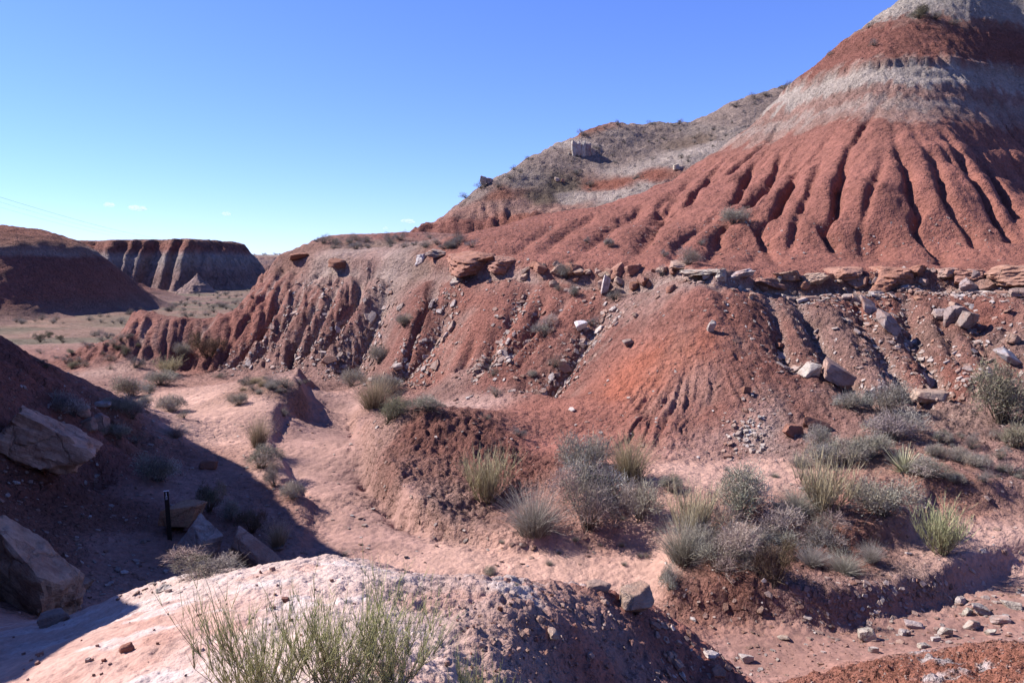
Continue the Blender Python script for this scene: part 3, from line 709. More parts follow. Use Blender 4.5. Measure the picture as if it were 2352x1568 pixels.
# banded mesa
def mesa(name, ys, xl, xr, top, depth, face_y, butt, bands, step, seed, slope_w, edge):
    x, y = np.meshgrid(np.arange(xl, xr, step), np.arange(ys, ys + depth, step))
    base = CZ - 9.9
    fy = face_y(x) + butt(x)
    s = (y - fy)
    sx = edge(x, y)
    s = np.minimum(s, sx)
    s = s + 1.5 * fbm(x * .15 + seed, y * .15, 3) + 0.6 * fbm(x * .7 + seed, y * .7, 3)
    tt = np.clip(s / slope_w, 0, 1)
    prof = np.interp(tt, [0, .12, .3, .55, .8, .92, 1], [0, .10, .32, .62, .86, .96, 1])
    z = base + (top - base) * prof + 0.25 * fbm(x * .5, y * .5, 3) + sstep(.95, 1, tt) * 0.5 * fbm(x * .05, y * .05, 3)
    zz = (z - base) / (top - base) + 0.02 * fbm(x * .1, y * .1, 3)
    z = z + 0.25 * vnoise(zz * 22, x * .02) * (tt < .97) * (tt > 0.03)
    zs, cs = bands
    cs = np.array(cs)
    c = np.stack([np.interp(zz, zs, cs[:, i]) for i in range(3)], -1)
    c = c * (1 + 0.16 * vnoise(zz * 30, x * .02 + seed))[..., None]
    i = np.arange(x.size).reshape(x.shape)
    q = np.stack([i[:-1, :-1], i[:-1, 1:], i[1:, 1:], i[1:, :-1]], -1).reshape(-1, 4)
    q = q[z.ravel()[q].max(1) > base + 0.3]
    V = np.stack([x, y, z], -1).reshape(-1, 3); C_ = c.reshape(-1, 3)
    ids, inv = np.unique(q.ravel(), return_inverse=True)
    tag(obj(name, mesh_np(name, V[ids], inv.reshape(-1, 4), C_[ids]), M_FAR), kind='structure')
MB = ([0, .1, .3, .45, .6, .68, .74, .8, .9, 1], [(.26,.165,.14), (.25,.155,.135), (.225,.135,.12), (.25,.175,.16), (.28,.225,.205), (.29,.235,.215), (.23,.14,.125), (.21,.088,.07), (.215,.088,.066), (.23,.12,.09)])
def peak(x, u, y, w, a):
    xc = (u - 1176) / FOC * y
    return -a * np.exp(-((x - xc) / w) ** 2)
mesa('mesa', 242, -165, -70, CZ + 7.3, 75, lambda x: 262 + 0 * x,
     lambda x: peak(x, 262, 262, 5.2, 6) + peak(x, 300, 262, 3.0, 3) + peak(x, 365, 262, 3.2, 8) + peak(x, 418, 262, 4.0, 13) + peak(x, 470, 262, 4, 4) + peak(x, 225, 262, 3, 6) + 5 + 1.2 * vnoise(x * .5, x * 0),
     MB, 0.6, 3.0, 14, lambda x, y: (-92.0 - x) * 1.0)
mesa('far_mesa', 345, -140, -75, CZ + 2.0, 70, lambda x: 360 + 0 * x, lambda x: 4 * vnoise(x * .12, x * 0 + 2) + 2 * vnoise(x * .4, x * 0),
     ([0, .3, .6, .8, 1], [(.27,.17,.15), (.25,.15,.13), (.25,.14,.12), (.30,.2,.18), (.27,.16,.13)]), 0.9, 9.0, 20, lambda x, y: 60 + 0 * x)
mesa('distant_plateau', 800, -520, 120, CZ + 7.5, 200, lambda x: 850 + 0 * x, lambda x: 25 * vnoise(x * .012, x * 0 + 2) + 8 * vnoise(x * .06, x * 0),
     ([0, .3, .6, .8, 1], [(.32,.2,.17), (.30,.19,.16), (.36,.28,.25), (.30,.2,.17), (.27,.2,.15)]), 4.0, 5.0, 90, lambda x, y: 400 + 0 * x)
# little banded cone in front of the mesa
cxn, cyn, _ = P(455, 668, 236)
a = np.linspace(-9, 9, 90); xx, yy = np.meshgrid(a, a)
rr_ = np.hypot(xx * (1 + .2 * (xx > 0)), yy) + 0.5 * fbm(xx * .6, yy * .6, 3)
zc = 5.2 * np.clip(1 - rr_ / 6.0, 0, 1) ** 0.85 + 0.5 * np.clip(1 - rr_ / 1.8, 0, 1)
zc = zc + 0.16 * vnoise(zc * 3.4, xx * .1) * (zc > .3) + 0.2 * (billow(xx * .9, yy * .9, 2) - .4) * (zc > .2)
cb = np.array([.29, .195, .17]) * (1 + 0.2 * vnoise(zc * 3.2 + 4, xx * .05))[..., None]
i = np.arange(xx.size).reshape(xx.shape); q = np.stack([i[:-1, :-1], i[:-1, 1:], i[1:, 1:], i[1:, :-1]], -1).reshape(-1, 4)
zb = float(far_h(np.array(236.0)))
tag(obj('banded_knoll', mesh_np('banded_knoll', np.stack([xx + cxn, yy + cyn, zc + zb - 0.25], -1).reshape(-1, 3), q, cb.reshape(-1, 3)), M_FAR), kind='structure')

# ------------------------------------------------------------------ rocks
import bmesh
def ico(n):
    bm = bmesh.new(); bmesh.ops.create_icosphere(bm, subdivisions=n, radius=1)
    V = np.array([v.co[:] for v in bm.verts]); F = np.array([[v.index for v in f.verts] for f in bm.faces]); bm.free()
    return V / np.linalg.norm(V, axis=1)[:, None], F
ICO3 = ico(4); ICO4 = ico(5); ICO2 = ico(3)

def noise3(p, s):
    return (vnoise(p[:, 0] * s + 3.1, p[:, 1] * s + p[:, 2] * s * 0.61) + vnoise(p[:, 1] * s + 11, p[:, 2] * s - p[:, 0] * s * 0.53) + vnoise(p[:, 2] * s + 23, p[:, 0] * s + p[:, 1] * s * 0.47)) / 3

def boulder_mesh(seed, dims, nplanes=12, rough=0.05, bed=0.0, sharp=26, base=ICO3, box=True, skew=0.22):
    """a faceted block: a ball cut by random planes, roughened; bed adds horizontal bedding grooves"""
    r = np.random.default_rng(seed)
    D, F = base
    N = r.normal(size=(nplanes, 3)); N /= np.linalg.norm(N, axis=1)[:, None]
    d = r.uniform(0.72, 0.98, nplanes)
    if box:
        B = np.array([[1,0,0],[-1,0,0],[0,1,0],[0,-1,0],[0,0,1],[0,0,-1]], float) + r.normal(size=(6, 3)) * skew
        B /= np.linalg.norm(B, axis=1)[:, None]
        N = np.vstack([N, B]); d = np.concatenate([d * 1.0, r.uniform(0.60, 0.80, 6)])
    k = np.clip(D @ N.T, 1e-3, None) / d                       # n x planes
    rad = 1.0 / (np.power(np.power(k, sharp).sum(1), 1.0 / sharp))
    p = D * rad[:, None]
    p = p / np.abs(p).max(0)
    nz = noise3(p, 2.3 + r.random()) * rough * 1.6 + noise3(p + 9, 6.5) * rough * 0.9 + noise3(p + 4, 15.0) * rough * 0.5
    p = p * (1 + nz[:, None])
    if bed > 0:
        g = vnoise(p[:, 2] * 5.5 + seed, p[:, 0] * 0.6) 
        p[:, :2] *= (1 + bed * np.sign(g) * np.abs(g) ** 0.6)[:, None]
    p = p * np.array(dims) * 0.5
    p[:, 2] += dims[2] * 0.5
    me = mesh_np('rock', p, F, smooth=True)
    me.set_sharp_from_angle(angle=math.radians(32))
    return me

def slab_arrays(seed, L, W, T, n=None):
    r = np.random.default_rng(seed)
    n = n or int(r.integers(5, 8))
    a = np.sort((np.arange(n) + r.uniform(-0.32, 0.32, n)) * 2 * math.pi / n)
    rad = r.uniform(0.72, 1.05, n)
    x = np.cos(a) * rad * L / 2; y = np.sin(a) * rad * W / 2
    rings = []
    for zf, sc in ((0, .93), (.3, 1.0), (.82, .98), (1, .90)):
        rings.append(np.stack([x * sc + r.normal(size=n) * 0.012 * L, y * sc + r.normal(size=n) * 0.012 * L, np.full(n, zf * T) + r.normal(size=n) * 0.06 * T], -1))
    V = np.vstack(rings + [np.array([[0, 0, -0.02 * T], [0, 0, T * r.uniform(.97, 1.06)]])])
    F = []
    for k in range(3):
        for i in range(n):
            j = (i + 1) % n; p, q, s, t = k * n + i, k * n + j, (k + 1) * n + j, (k + 1) * n + i
            F += [(p, q, s), (p, s, t)]
    for i in range(n):
        j = (i + 1) % n
        F += [(4 * n, j, i), (4 * n + 1, 3 * n + i, 3 * n + j)]
    return V, np.array(F)

def rock_material(name, attr=False):
    t = NT(name)
    tc = t.n('ShaderNodeTexCoord').outputs['Object']
    g = t.n('ShaderNodeNewGeometry').outputs['Position']
    oi = t.n('ShaderNodeObjectInfo')
    base = t.n('ShaderNodeVertexColor', layer_name='Col').outputs[0] if attr else oi.outputs['Color']
    n1 = t.noise(g, 2.2, 6, 0.65); n2 = t.noise(g, 11, 5, 0.7)
    mp = t.n('ShaderNodeMapping'); mp.inputs['Scale'].default_value = (0.6, 0.6, 14); t.l(tc, mp.inputs['Vector'])
    n3 = t.noise(mp.outputs[0], 1.2, 4, 0.6)
    v = t.mapr(n2.outputs[0], 0.3, 0.7, 0.78 * 0.8, 1.18 * 0.8)
    v2 = t.mapr(n3.outputs[0], 0.35, 0.65, 0.86, 1.1)
    m = t.n('ShaderNodeMath', operation='MULTIPLY'); t.l(v, m.inputs[0]); t.l(v2, m.inputs[1])
    cb = t.n('ShaderNodeCombineColor')
    for i in range(3): t.l(m.outputs[0], cb.inputs[i])
    c = t.mix(1.0, base, cb.outputs[0], 'MULTIPLY')
    rust = t.mapr(n1.outputs[0], 0.45, 0.66, 0.0, 0.62)
    c = t.mix(rust, c, (0.23, 0.105, 0.068))
    t.l(c, t.b.inputs['Base Color'])
    ck = t.n('ShaderNodeTexVoronoi', feature='DISTANCE_TO_EDGE'); ck.inputs['Scale'].default_value = 1.3
    wq = t.n('ShaderNodeMix', data_type='VECTOR'); wq.inputs[0].default_value = 0.35; t.l(g, wq.inputs[4]); t.l(n1.outputs['Color'], wq.inputs[5]); t.l(wq.outputs[1], ck.inputs['Vector'])
    crack = t.mapr(ck.outputs['Distance'], 0.0, 0.035, 0.0, 1.0)
    b = t.bump(n2.outputs[0], 0.06, 0.8); b = t.bump(n3.outputs[0], 0.05, 0.6, b); b = t.bump(crack, 0.05, 0.8, b)
    t.l(b, t.b.inputs['Normal'])
    return t.m
M_ROCK = rock_material('sandstone')
M_SCREE = rock_material('scree_stone', True)
TAN = (.39,.265,.21); GREYR = (.32,.25,.22); PALER = (.46,.385,.345); REDR = (.27,.135,.10); BUFF = (.40,.28,.22); DGREY = (.24,.185,.165)

def ground_z(x, y): return float(final_land(np.array([[x]], float), np.array([[y]], float))[0][0, 0])
def normal_at(x, y, e=0.35):
    q = sample(H, np.array([x + e, x - e, x, x]), np.array([y, y, y + e, y - e])); gx_ = (q[0] - q[1]) / (2 * e); gy_ = (q[2] - q[3]) / (2 * e)
    return Vector((-gx_, -gy_, 1)).normalized()
def jitter(c, amt=0.1):
    k = 1 + random.uniform(-amt, amt)
    return (c[0] * k, c[1] * k * (1 + random.uniform(-.03, .03)), c[2] * k * (1 + random.uniform(-.05, .05)), 1)

def put_rock(name, me, u, v, label, cat='rock', color=TAN, rot=(0, 0, 0), sink=0.1, group=None, pos=None, height=0.3):
    p = hit(u, v) if pos is None else pos
    o = obj(name, me, M_ROCK)
    o.location = (p[0], p[1], ground_z(p[0], p[1]) - sink * height if pos is None else p[2])
    o.rotation_euler = rot
    o.color = jitter(color, 0.06)
    return tag(o, label, cat, group)
R = math.radians
def pxm(px, u, v):
    p = hit(u, v); return px * p[1] / FOC
def big(u, v, wpx, hpx, label, color=TAN, seed=1, rot=(0, 0, 0), depth=0.8, bed=0.0, rough=0.05, sink=0.12, n=10, base=ICO3, name='boulder', sharp=26):
    """a boulder whose foot stands on the land at the point seen at (u, v)"""
    p = hit(u, v); w = wpx * p[1] / FOC; h = hpx * p[1] / FOC
    return put_rock(name, boulder_mesh(seed, (w, w * depth, h * (1 + sink)), n, rough, bed, sharp, base), u, v, label, name, color, rot, sink, height=h)

# boulders in the shade at the left
big(72, 1070, 240, 116, 'huge pale boulder tilted down the shaded slope at left', (.56,.37,.265), 11, (R(-6), R(27), R(14)), 0.55, 0.02, 0.10, 0.02, 14, ICO4, sharp=50)
big(0, 1366, 310, 165, 'large cream boulder cut by the left edge of the picture', (.56,.37,.265), 12, (R(-10), R(36), R(-12)), 0.75, 0.02, 0.10, 0.15, 9, ICO4, sharp=50)
big(165, 1350, 105, 30, 'thin cracked slab at the foot of the cream boulder', TAN, 13, (R(5), R(10), R(10)), 0.6, 0, 0.05, 0.1, 8)
big(125, 1432, 75, 34, 'dark flat stone beside the trail below the cream boulder', DGREY, 14, (R(-6), R(-14), R(15)), 0.7, 0.02)
big(128, 1086, 36, 28, 'small wedge stone under the huge pale boulder', REDR, 15)
big(103, 1082, 22, 12, 'little pale stone beside the wedge stone', PALER, 16)
big(238, 992, 38, 48, 'upright reddish stone on the shaded slope above the trail', TAN, 17, (R(5), R(-8), 0.3), 0.8)
big(210, 990, 40, 34, 'grey slanting stone leaning on the upright one', GREYR, 18, (0, R(-20), 0.2))
big(272, 985, 30, 24, 'rounded red stone right of the upright one', REDR, 19)
big(190, 958, 40, 22, 'half buried tan stone high on the shaded slope', TAN, 20)
big(238, 935, 45, 12, 'flat pale flake at the crest of the shaded slope', PALER, 21)
big(480, 1075, 45, 20, 'low red stone at the trail edge in the shade', REDR, 22)
# rock pile by the marker post
big(415, 1216, 125, 76, 'orange blocky boulder behind the trail marker post', (.40,.235,.15), 31, (R(3), R(-4), R(18)), 0.75, 0.0, 0.04, 0.1, 6, ICO4, sharp=40)
big(455, 1272, 112, 70, 'wedge shaped boulder with a split face in the rock pile', (.42,.32,.275), 32, (R(-6), R(14), R(-32)), 0.85, 0.02, 0.03, 0.08, 5, ICO4, sharp=50)
big(575, 1292, 150, 58, 'long squared block lying in the rock pile', (.37,.24,.19), 33, (R(14), R(28), R(-18)), 0.42, 0.0, 0.02, 0.0, 3, ICO4, sharp=60)
big(448, 1218, 60, 30, 'dark stone jammed between the two big blocks', REDR, 34)
big(398, 1265, 40, 10, 'thin leaf of stone at the foot of the wedge boulder', GREYR, 35)
big(640, 1262, 26, 10, 'small flat stone at the shadow edge in the wash', GREYR, 36)
# rock in the wash behind the mound
big(1452, 1392, 98, 66, 'square boulder showing behind the foreground mound', (.34,.245,.20), 41, (R(4), R(8), R(25)), 0.8, 0.01, 0.03, 0.1, 6, ICO4, sharp=40)
big(1370, 1358, 62, 24, 'rounded slab on the crest of the foreground mound', (.33,.22,.18), 42, (R(6), R(10), 0), 0.6, 0.01)
big(292, 1496, 36, 16, 'flat dark red stone on the pale foreground mound', (.24,.11,.08), 43, (R(5), R(-12), 0.4), 0.6)
big(330, 1245, 14, 8, 'tiny stone on the shaded trail', GREYR, 44)
# rocks of the right hand slope
SL = [(1845,862,44,46,'pale tilted block on the dark right slope',PALER,(R(20),R(40),.3)),(1915,880,90,34,'long brown slab below the pale tilted block',TAN,(R(20),R(26),.1)),
      (2130,912,100,26,'broad flat capstone jutting over the right slope',BUFF,(R(4),R(3),0)),(1812,1000,50,36,'rusty overhanging stone at the foot of the slope',REDR,(R(10),R(15),.4)),
      (1868,985,66,30,'thick brown slab with a black hollow under it',REDR,(R(3),R(6),0)),(2172,742,52,56,'upright grey slab broken in two on the upper right slope',GREYR,(R(30),R(22),.1)),
      (2205,752,42,46,'narrow grey slab beside the broken upright one',GREYR,(R(30),R(22),.3)),(2150,728,34,30,'small pale plate left of the broken upright slab',PALER,(R(50),R(10),0)),
      (1960,690,36,16,'buff plate just under the ledge at right',BUFF,(R(30),R(30),0)),(1990,712,70,24,'long mauve slab running down the right slope',(.33,.25,.23),(R(24),R(38),.0)),
      (2030,752,76,26,'lower half of the long mauve slab',(.33,.25,.23),(R(24),R(40),.1)),(2320,790,40,22,'tan block near the right edge of the picture',TAN,(R(15),R(20),.4)),
      (2310,825,70,20,'pale bluish slab near the right edge of the picture',(.42,.40,.40),(R(26),R(30),.2)),(1385,672,26,44,'white upright slab on the rubble below the ledge',(.66,.60,.57),(R(10),R(8),.5)),
      (1332,752,34,26,'bright white plate on the rubble slope',(.68,.63,.62),(R(40),R(-12),.2)),(1628,758,18,26,'small pale block standing alone on the orange spur',PALER,(R(30),R(15),.1)),
      (2240,640,34,20,'dark plate tucked under the right ledge',DGREY,(R(20),R(15),.1)),(2215,672,60,34,'fallen mauve plate under the overhang',(.30,.23,.22),(R(34),R(30),.1)),
      (1710,905,22,16,'dark lump on the right flank of the spur',REDR,(.1,.2,.3)),(1790,800,26,16,'brown lump high on the right flank of the spur',REDR,(.1,.2,.3)),
      (915,850,26,14,'pale chip at the foot of the middle slope',PALER,(R(20),R(-10),0)),(1445,790,26,14,'grey chip on the left flank of the spur',GREYR,(R(20),R(-20),0))]
for i, (u, v, w, h, lb, c, rot) in enumerate(SL):
    big(u, v, w, h, lb, c, 60 + i, rot, 0.7, 0.015, 0.03, 0.15, 6, sharp=40, name='flat_rock')
big(775, 608, 58, 20, 'dark red slab jutting from the rim of the middle hill', REDR, 55, (R(4), R(-3), .1), 0.9, 0.04, 0.05, 0.35, 8)
big(690, 592, 50, 12, 'thin red capstone at the left end of the rim', REDR, 56, (R(4), R(-6), .1), 0.9, 0.04, 0.05, 0.5, 8)
# pale stones lying in the right hand wash
WS = [(1992,1462,58,40,'largest long pale stone in the right wash'),(1800,1462,34,14,'flat pale stone alone on the mud below the cut bank'),(1714,1512,42,26,'pale stone beside the shadow of the foreground mound'),
      (2076,1452,30,20,'small squarish stone right of the long pale stone'),(2174,1448,46,26,'pale stone pair at the middle of the right wash'),(2122,1480,40,16,'flat pale stone near the red clod bank'),
      (2006,1490,30,16,'grey stone below the long pale stone'),(2252,1400,66,34,'biggest block of the stone heap in the right wash'),(2222,1404,34,26,'stone leaning on the biggest block of the heap'),
      (2205,1378,30,22,'brownish stone at the top of the heap'),(2236,1432,54,24,'long flat stone at the front of the heap'),(2300,1420,56,18,'thin pale slab right of the heap'),(2100,1432,50,14,'half buried flat slab between the stones'),
      (2275,1448,36,16,'small pale stone near the right edge of the wash'),(2330,1392,60,18,'wet grey slab at the right edge of the wash'),(2150,1462,26,14,'little stone beside the pale pair')]
for i, (u, v, w, h, lb) in enumerate(WS):
    big(u, v, w * .92, h * .78, lb, (.43,.37,.33), 100 + i, (R(random.uniform(-8, 8)), R(random.uniform(-8, 8)), random.uniform(-.6, .6)), random.uniform(.5, .8), 0.01, 0.03, 0.2, 6, name='wash_stone', sharp=40)

# blocks of the sandstone ledge
LEDGE_Y = (MY - S_LEDGE)[0]
LRED = (.33,.17,.125); LRED2 = (.34,.185,.14)
LB = [(972,596,24,32,(.58,.53,.50),'white block standing on the rim of the middle hill'),
      (1012,606,60,18,GREYR,'layered grey bed right of the white rim block'),(1090,624,110,50,LRED,'largest rounded red block on the rim, overhanging'),(1155,640,72,46,LRED2,'split red block right of the largest rim block'),(1120,594,50,14,REDR,'thin red bed above the largest rim block'),
      (1560,622,60,16,TAN,'tan bed just left of the pale spur cap'),(1610,622,90,18,PALER,'broad pale cap rock on the orange spur'),(1625,654,34,28,PALER,'pale block under the left side of the spur cap'),(1655,656,32,32,PALER,'pale cracked block under the middle of the spur cap'),(1690,640,70,20,PALER,'pale cap rock at the right side of the spur top'),
      (1755,652,80,32,LRED2,'first red block of the ledge right of the spur cap'),(1815,650,70,30,(.38,.24,.18),'tan red block of the ledge, second from the spur cap'),(1868,652,70,34,BUFF,'buff block of the ledge with a white stain'),(1935,650,90,36,LRED2,'long red block of the ledge left of the dark hollow'),
      (2035,648,110,52,LRED,'big red block overhanging the dark hollow'),(2100,650,50,26,REDR,'low red block right of the dark hollow'),(2170,644,60,26,TAN,'tan block beside the arch of the right ledge'),(2215,644,80,40,LRED2,'arched red block of the right ledge'),(2330,646,150,54,(.37,.21,.155),'long thick red bed at the right edge of the picture')]
for i, (u, v, w, h, c, lab_) in enumerate(LB):
    p = hit(u, v)
    if p is None: continue
    y = p[1]
    for _ in range(3):
        x = (u - 1176) / FOC * y; y = float(np.interp(x, gx, LEDGE_Y)) if x > -15.5 else p[1]
    wm = w * y / FOC * random.uniform(.9, 1.15); hm = h * y / FOC * random.uniform(.85, 1.15)
    y = y + 0.22 * wm + random.uniform(-.12, .25); x = (u - 1176) / FOC * y
    z = ground_z(x, y + 0.2) - hm * random.uniform(.72, .95) + 0.04
    if u < 1060: y += 0.62 * wm; x = (u - 1176) / FOC * y; z = ground_z(x, y) - hm * .7
    o = put_rock('sandstone_block', boulder_mesh(200 + i, (wm, wm * 1.15, hm), 12, 0.10, 0.05, 44, ICO4), u, v, lab_, 'rock', c, (R(random.uniform(-9, 12)), R(random.uniform(-9, 9)), random.uniform(-.5, .5)), 0,
                 'blocks of the ledge', (x, y, z))

# jumble of fallen blocks along the broken middle of the ledge
for i in range(70):
    zone = i % 10
    if zone < 6: u = random.uniform(1190, 1560); v = np.interp(u, [1190, 1400, 1560], [612, 632, 618]) + random.expovariate(1 / 18.0) - 6; w = random.choice((14, 18, 22, 26, 34, 40))
    else: u = random.uniform(1700, 2345); v = 645 + random.expovariate(1 / 26.0); w = random.choice((12, 16, 20, 26, 32))
    p = hit(u, v)
    if p is None: continue
    wm = w * p[1] / FOC; hm = wm * random.uniform(.45, .95)
    o = put_rock('sandstone_block', boulder_mesh(900 + i, (wm, wm * random.uniform(.6, 1.0), hm), 9, 0.08, 0.03, 30, ICO2), u, v, 'angular red block in the rubble of the broken middle ledge' if zone < 6 else 'angular block fallen from the ledge on the right slope', 'rock',
                 random.choice((LRED, LRED2, TAN, REDR, BUFF)), (random.uniform(-.5, .5), random.uniform(-.5, .5), random.random() * 6), 0.3, 'rubble of the middle ledge' if zone < 6 else 'blocks fallen from the right ledge', None, hm)
# slabs and rubble shed by the ledge: dropped along it and left where they came to rest
gyy, gxx = np.gradient(blur(H, 2), CS)
def tumble(n, start, smin, smax):
    x, y = start
    x = x.copy(); y = y.copy(); dx = np.zeros(n); dy = np.zeros(n)
    stop = rng.uniform(smin, smax, n); L = np.zeros(n)
    for s in range(170):
        a = L < stop
        g1 = sample(gxx, x, y); g2 = sample(gyy, x, y)
        dx = .6 * dx - g1 + rng.normal(size=n) * .16; dy = .6 * dy - g2 + rng.normal(size=n) * .16
        m = np.hypot(dx, dy) + 1e-6
        a &= (np.hypot(g1, g2) > 0.22)
        x = np.where(a, x + dx / m * .1, x); y = np.where(a, y + dy / m * .1, y); L = L + .1 * a
    return x, y
# more of it where the photograph shows rubble streaks
_c = np.array([-13.3, -10.5, -7.3, -2.8, 1.2, 5.1, 12.4, 14.9, 17.0, 18.8, 20.5]); _w = np.array([.06, .05, .13, .13, .08, .12, .07, .09, .10, .09, .08]); _w = _w / _w.sum()
_k = rng.choice(len(_c), 13000, p=_w); src = _c[_k] + rng.normal(size=13000) * np.where(_k > 5, 1.0, 0.55)
_u = rng.random(13000) < 0.22; src = np.where(_u, rng.uniform(-15, 21, 13000), src)
sy_ = np.interp(src, lp[:, 0], lp[:, 1]) - 0.4
tx_, ty_ = tumble(13000, (src, sy_ - rng.random(13000) ** 2 * 2.5), 0.5, 11)
_wide = np.where(rng.random(13000) < .62, np.where(tx_ < -4, .75, .55), .12); tx_ = tx_ + rng.normal(size=13000) * _wide; ty_ = ty_ + rng.normal(size=13000) * _wide * .8
PALS = np.array([(.36,.29,.26), (.42,.34,.30), (.30,.215,.185), (.33,.22,.18), (.46,.39,.36), (.27,.16,.125)])
def orient(n, tilt, spin):
    q = Vector((0, 0, 1)).rotation_difference(n)
    return (q.to_matrix() @ Matrix.Rotation(spin, 3, 'Z') @ Matrix.Rotation(tilt, 3, 'X'))
SLABS = []
for i in range(14):
    V, F = slab_arrays(300 + i, 1.0, random.uniform(.42, .75), random.uniform(.10, .2))
    SLABS.append(mesh_np('flat_rock', V, F, smooth=False))
for m_ in SLABS: m_.materials.append(M_ROCK)
order = np.argsort(-rng.random(13000))
N_IND = 250
for k in range(N_IND):
    i = order[k]; x, y = tx_[i], ty_[i]
    o = bpy.data.objects.new('flat_rock', SLABS[k % 14]); COL.objects.link(o)
    L = random.choice((.28, .34, .42, .5, .62, .85)) * (0.8 + 0.4 * random.random()) * (y / 38) ** 0.6 * (1.25 if x > 9 else 1)
    o.matrix_world = Matrix.Translation((x, y, ground_z(x, y) + 0.005)) @ orient(normal_at(x, y, .3), random.uniform(-.3, .3), random.random() * 6.3).to_4x4() @ Matrix.Diagonal((L, L, L, 1))
    o.color = (*PALS[rng.integers(0, 6)] * rng.uniform(.9, 1.15), 1)
    side = 'left' if x < -2.5 else ('middle' if x < 7.5 else 'right')
    tag(o, {'left': 'flat grey slab lying on the rubble slope of the left spur', 'middle': 'flat buff slab lying on the red slope below the ledge', 'right': 'flat mauve slab lying on the rubble slope at right'}[side], 'rock',
        {'left': 'slabs on the left spur', 'middle': 'slabs on the middle slope', 'right': 'slabs on the right slope'}[side])

def scree(name, xs, ys, sizes, cols, flat=True, sinkf=0.2):
    """a spread of small loose stones as one body"""
    Vs, Fs, Cs = [], [], []; off = 0
    zs = final_land(xs, ys)[0]; e = .25
    nx = -(sample(H, xs + e, ys) - sample(H, xs - e, ys)) / (2 * e); ny = -(sample(H, xs, ys + e) - sample(H, xs, ys - e)) / (2 * e)
    protos = [slab_arrays(500 + j, 1, random.uniform(.5, .85), random.uniform(.14, .26) if flat else random.uniform(.3, .6), 5) for j in range(10)]
    for i in range(len(xs)):
        V, F = protos[i % 10]
        Rm = np.array(orient(Vector((nx[i], ny[i], 1)).normalized(), random.uniform(-.45, .45), random.random() * 6.3))
        Vs.append((V * sizes[i]) @ Rm.T + (xs[i], ys[i], zs[i] - sinkf * sizes[i] * .1)); Fs.append(F + off); off += len(V)
        Cs.append(np.repeat(cols[i][None], len(V), 0))
    o = obj(name, mesh_np(name, np.vstack(Vs), np.vstack(Fs), np.vstack(Cs), smooth=False), M_SCREE)
    tag(o, kind='stuff')
idx = order[N_IND:]
m_ = len(idx)
scree('scree', tx_[idx], ty_[idx], np.clip(rng.lognormal(-1.95, .5, m_), .05, .45), PALS[rng.integers(0, 6, m_)] * rng.uniform(.85, 1.15, (m_, 1)))
# fragments everywhere on the ground
def scatter_px(n, u0, u1, v0, v1):
    out = []
    for _ in range(n):
        p = hit(random.uniform(u0, u1), random.uniform(v0, v1))
        if p is not None: out.append(p[:2])
    return np.array(out)
pts = np.vstack([scatter_px(700, 0, 420, 850, 1380), scatter_px(260, 420, 900, 900, 1270), scatter_px(500, 1700, 2352, 660, 1060), scatter_px(160, 1100, 1700, 640, 1060), scatter_px(220, 820, 1560, 960, 1300), scatter_px(350, 1560, 2352, 1100, 1380), scatter_px(500, 1090, 2300, 500, 600), scatter_px(420, 1850, 2352, 1330, 1480), scatter_px(160, 1500, 1900, 1380, 1560)])
m_ = len(pts)
scree('loose_stones', pts[:, 0], pts[:, 1], np.clip(rng.lognormal(-2.5, .5, m_), .03, .22), PALS[rng.integers(0, 6, m_)] * rng.uniform(.7, 1.15, (m_, 1)))
pts = np.vstack([scatter_px(70, 1685, 1760, 960, 1040), scatter_px(30, 1700, 1740, 965, 1000)])
m_ = len(pts)
scree('pale_rubble', pts[:, 0], pts[:, 1], np.clip(rng.lognormal(-2.2, .45, m_), .05, .3), np.array([(.5,.44,.41), (.42,.35,.31)])[rng.integers(0, 2, m_)] * rng.uniform(.8, 1.1, (m_, 1)), False)
pts = np.vstack([scatter_px(420, 1050, 1650, 1340, 1568), scatter_px(120, 0, 1050, 1300, 1568), scatter_px(500, 1740, 2352, 1470, 1568)])
m_ = len(pts)
scree('mound_gravel', pts[:, 0], pts[:, 1], np.clip(rng.lognormal(-3.75, .5, m_), .008, .08), np.array([(.30,.18,.15), (.33,.21,.175), (.25,.12,.095), (.40,.30,.26)])[rng.integers(0, 4, m_)] * rng.uniform(.8, 1.15, (m_, 1)), False)
# clods along the top of the foreground mound
for k, (u, v, w) in enumerate([(1180,1375,20),(1215,1395,26),(1300,1400,26),(1330,1420,20),(1245,1430,26),(1210,1455,24),(1270,1470,30),(1390,1390,24),(1420,1425,18),(1150,1440,22),(1190,1500,18),(1350,1500,24)]):
    big(u, v, w, w * .62, 'clod of grey pink soil on the rough shoulder of the foreground mound', (.36,.235,.195) if k % 3 else (.42,.31,.27), 700 + k, (random.random(), random.random() * .5, random.random() * 6), .8, 0.02, 0.10, 0.25, 14, ICO2, name='soil_clod')['group'] = 'clods on the foreground mound'

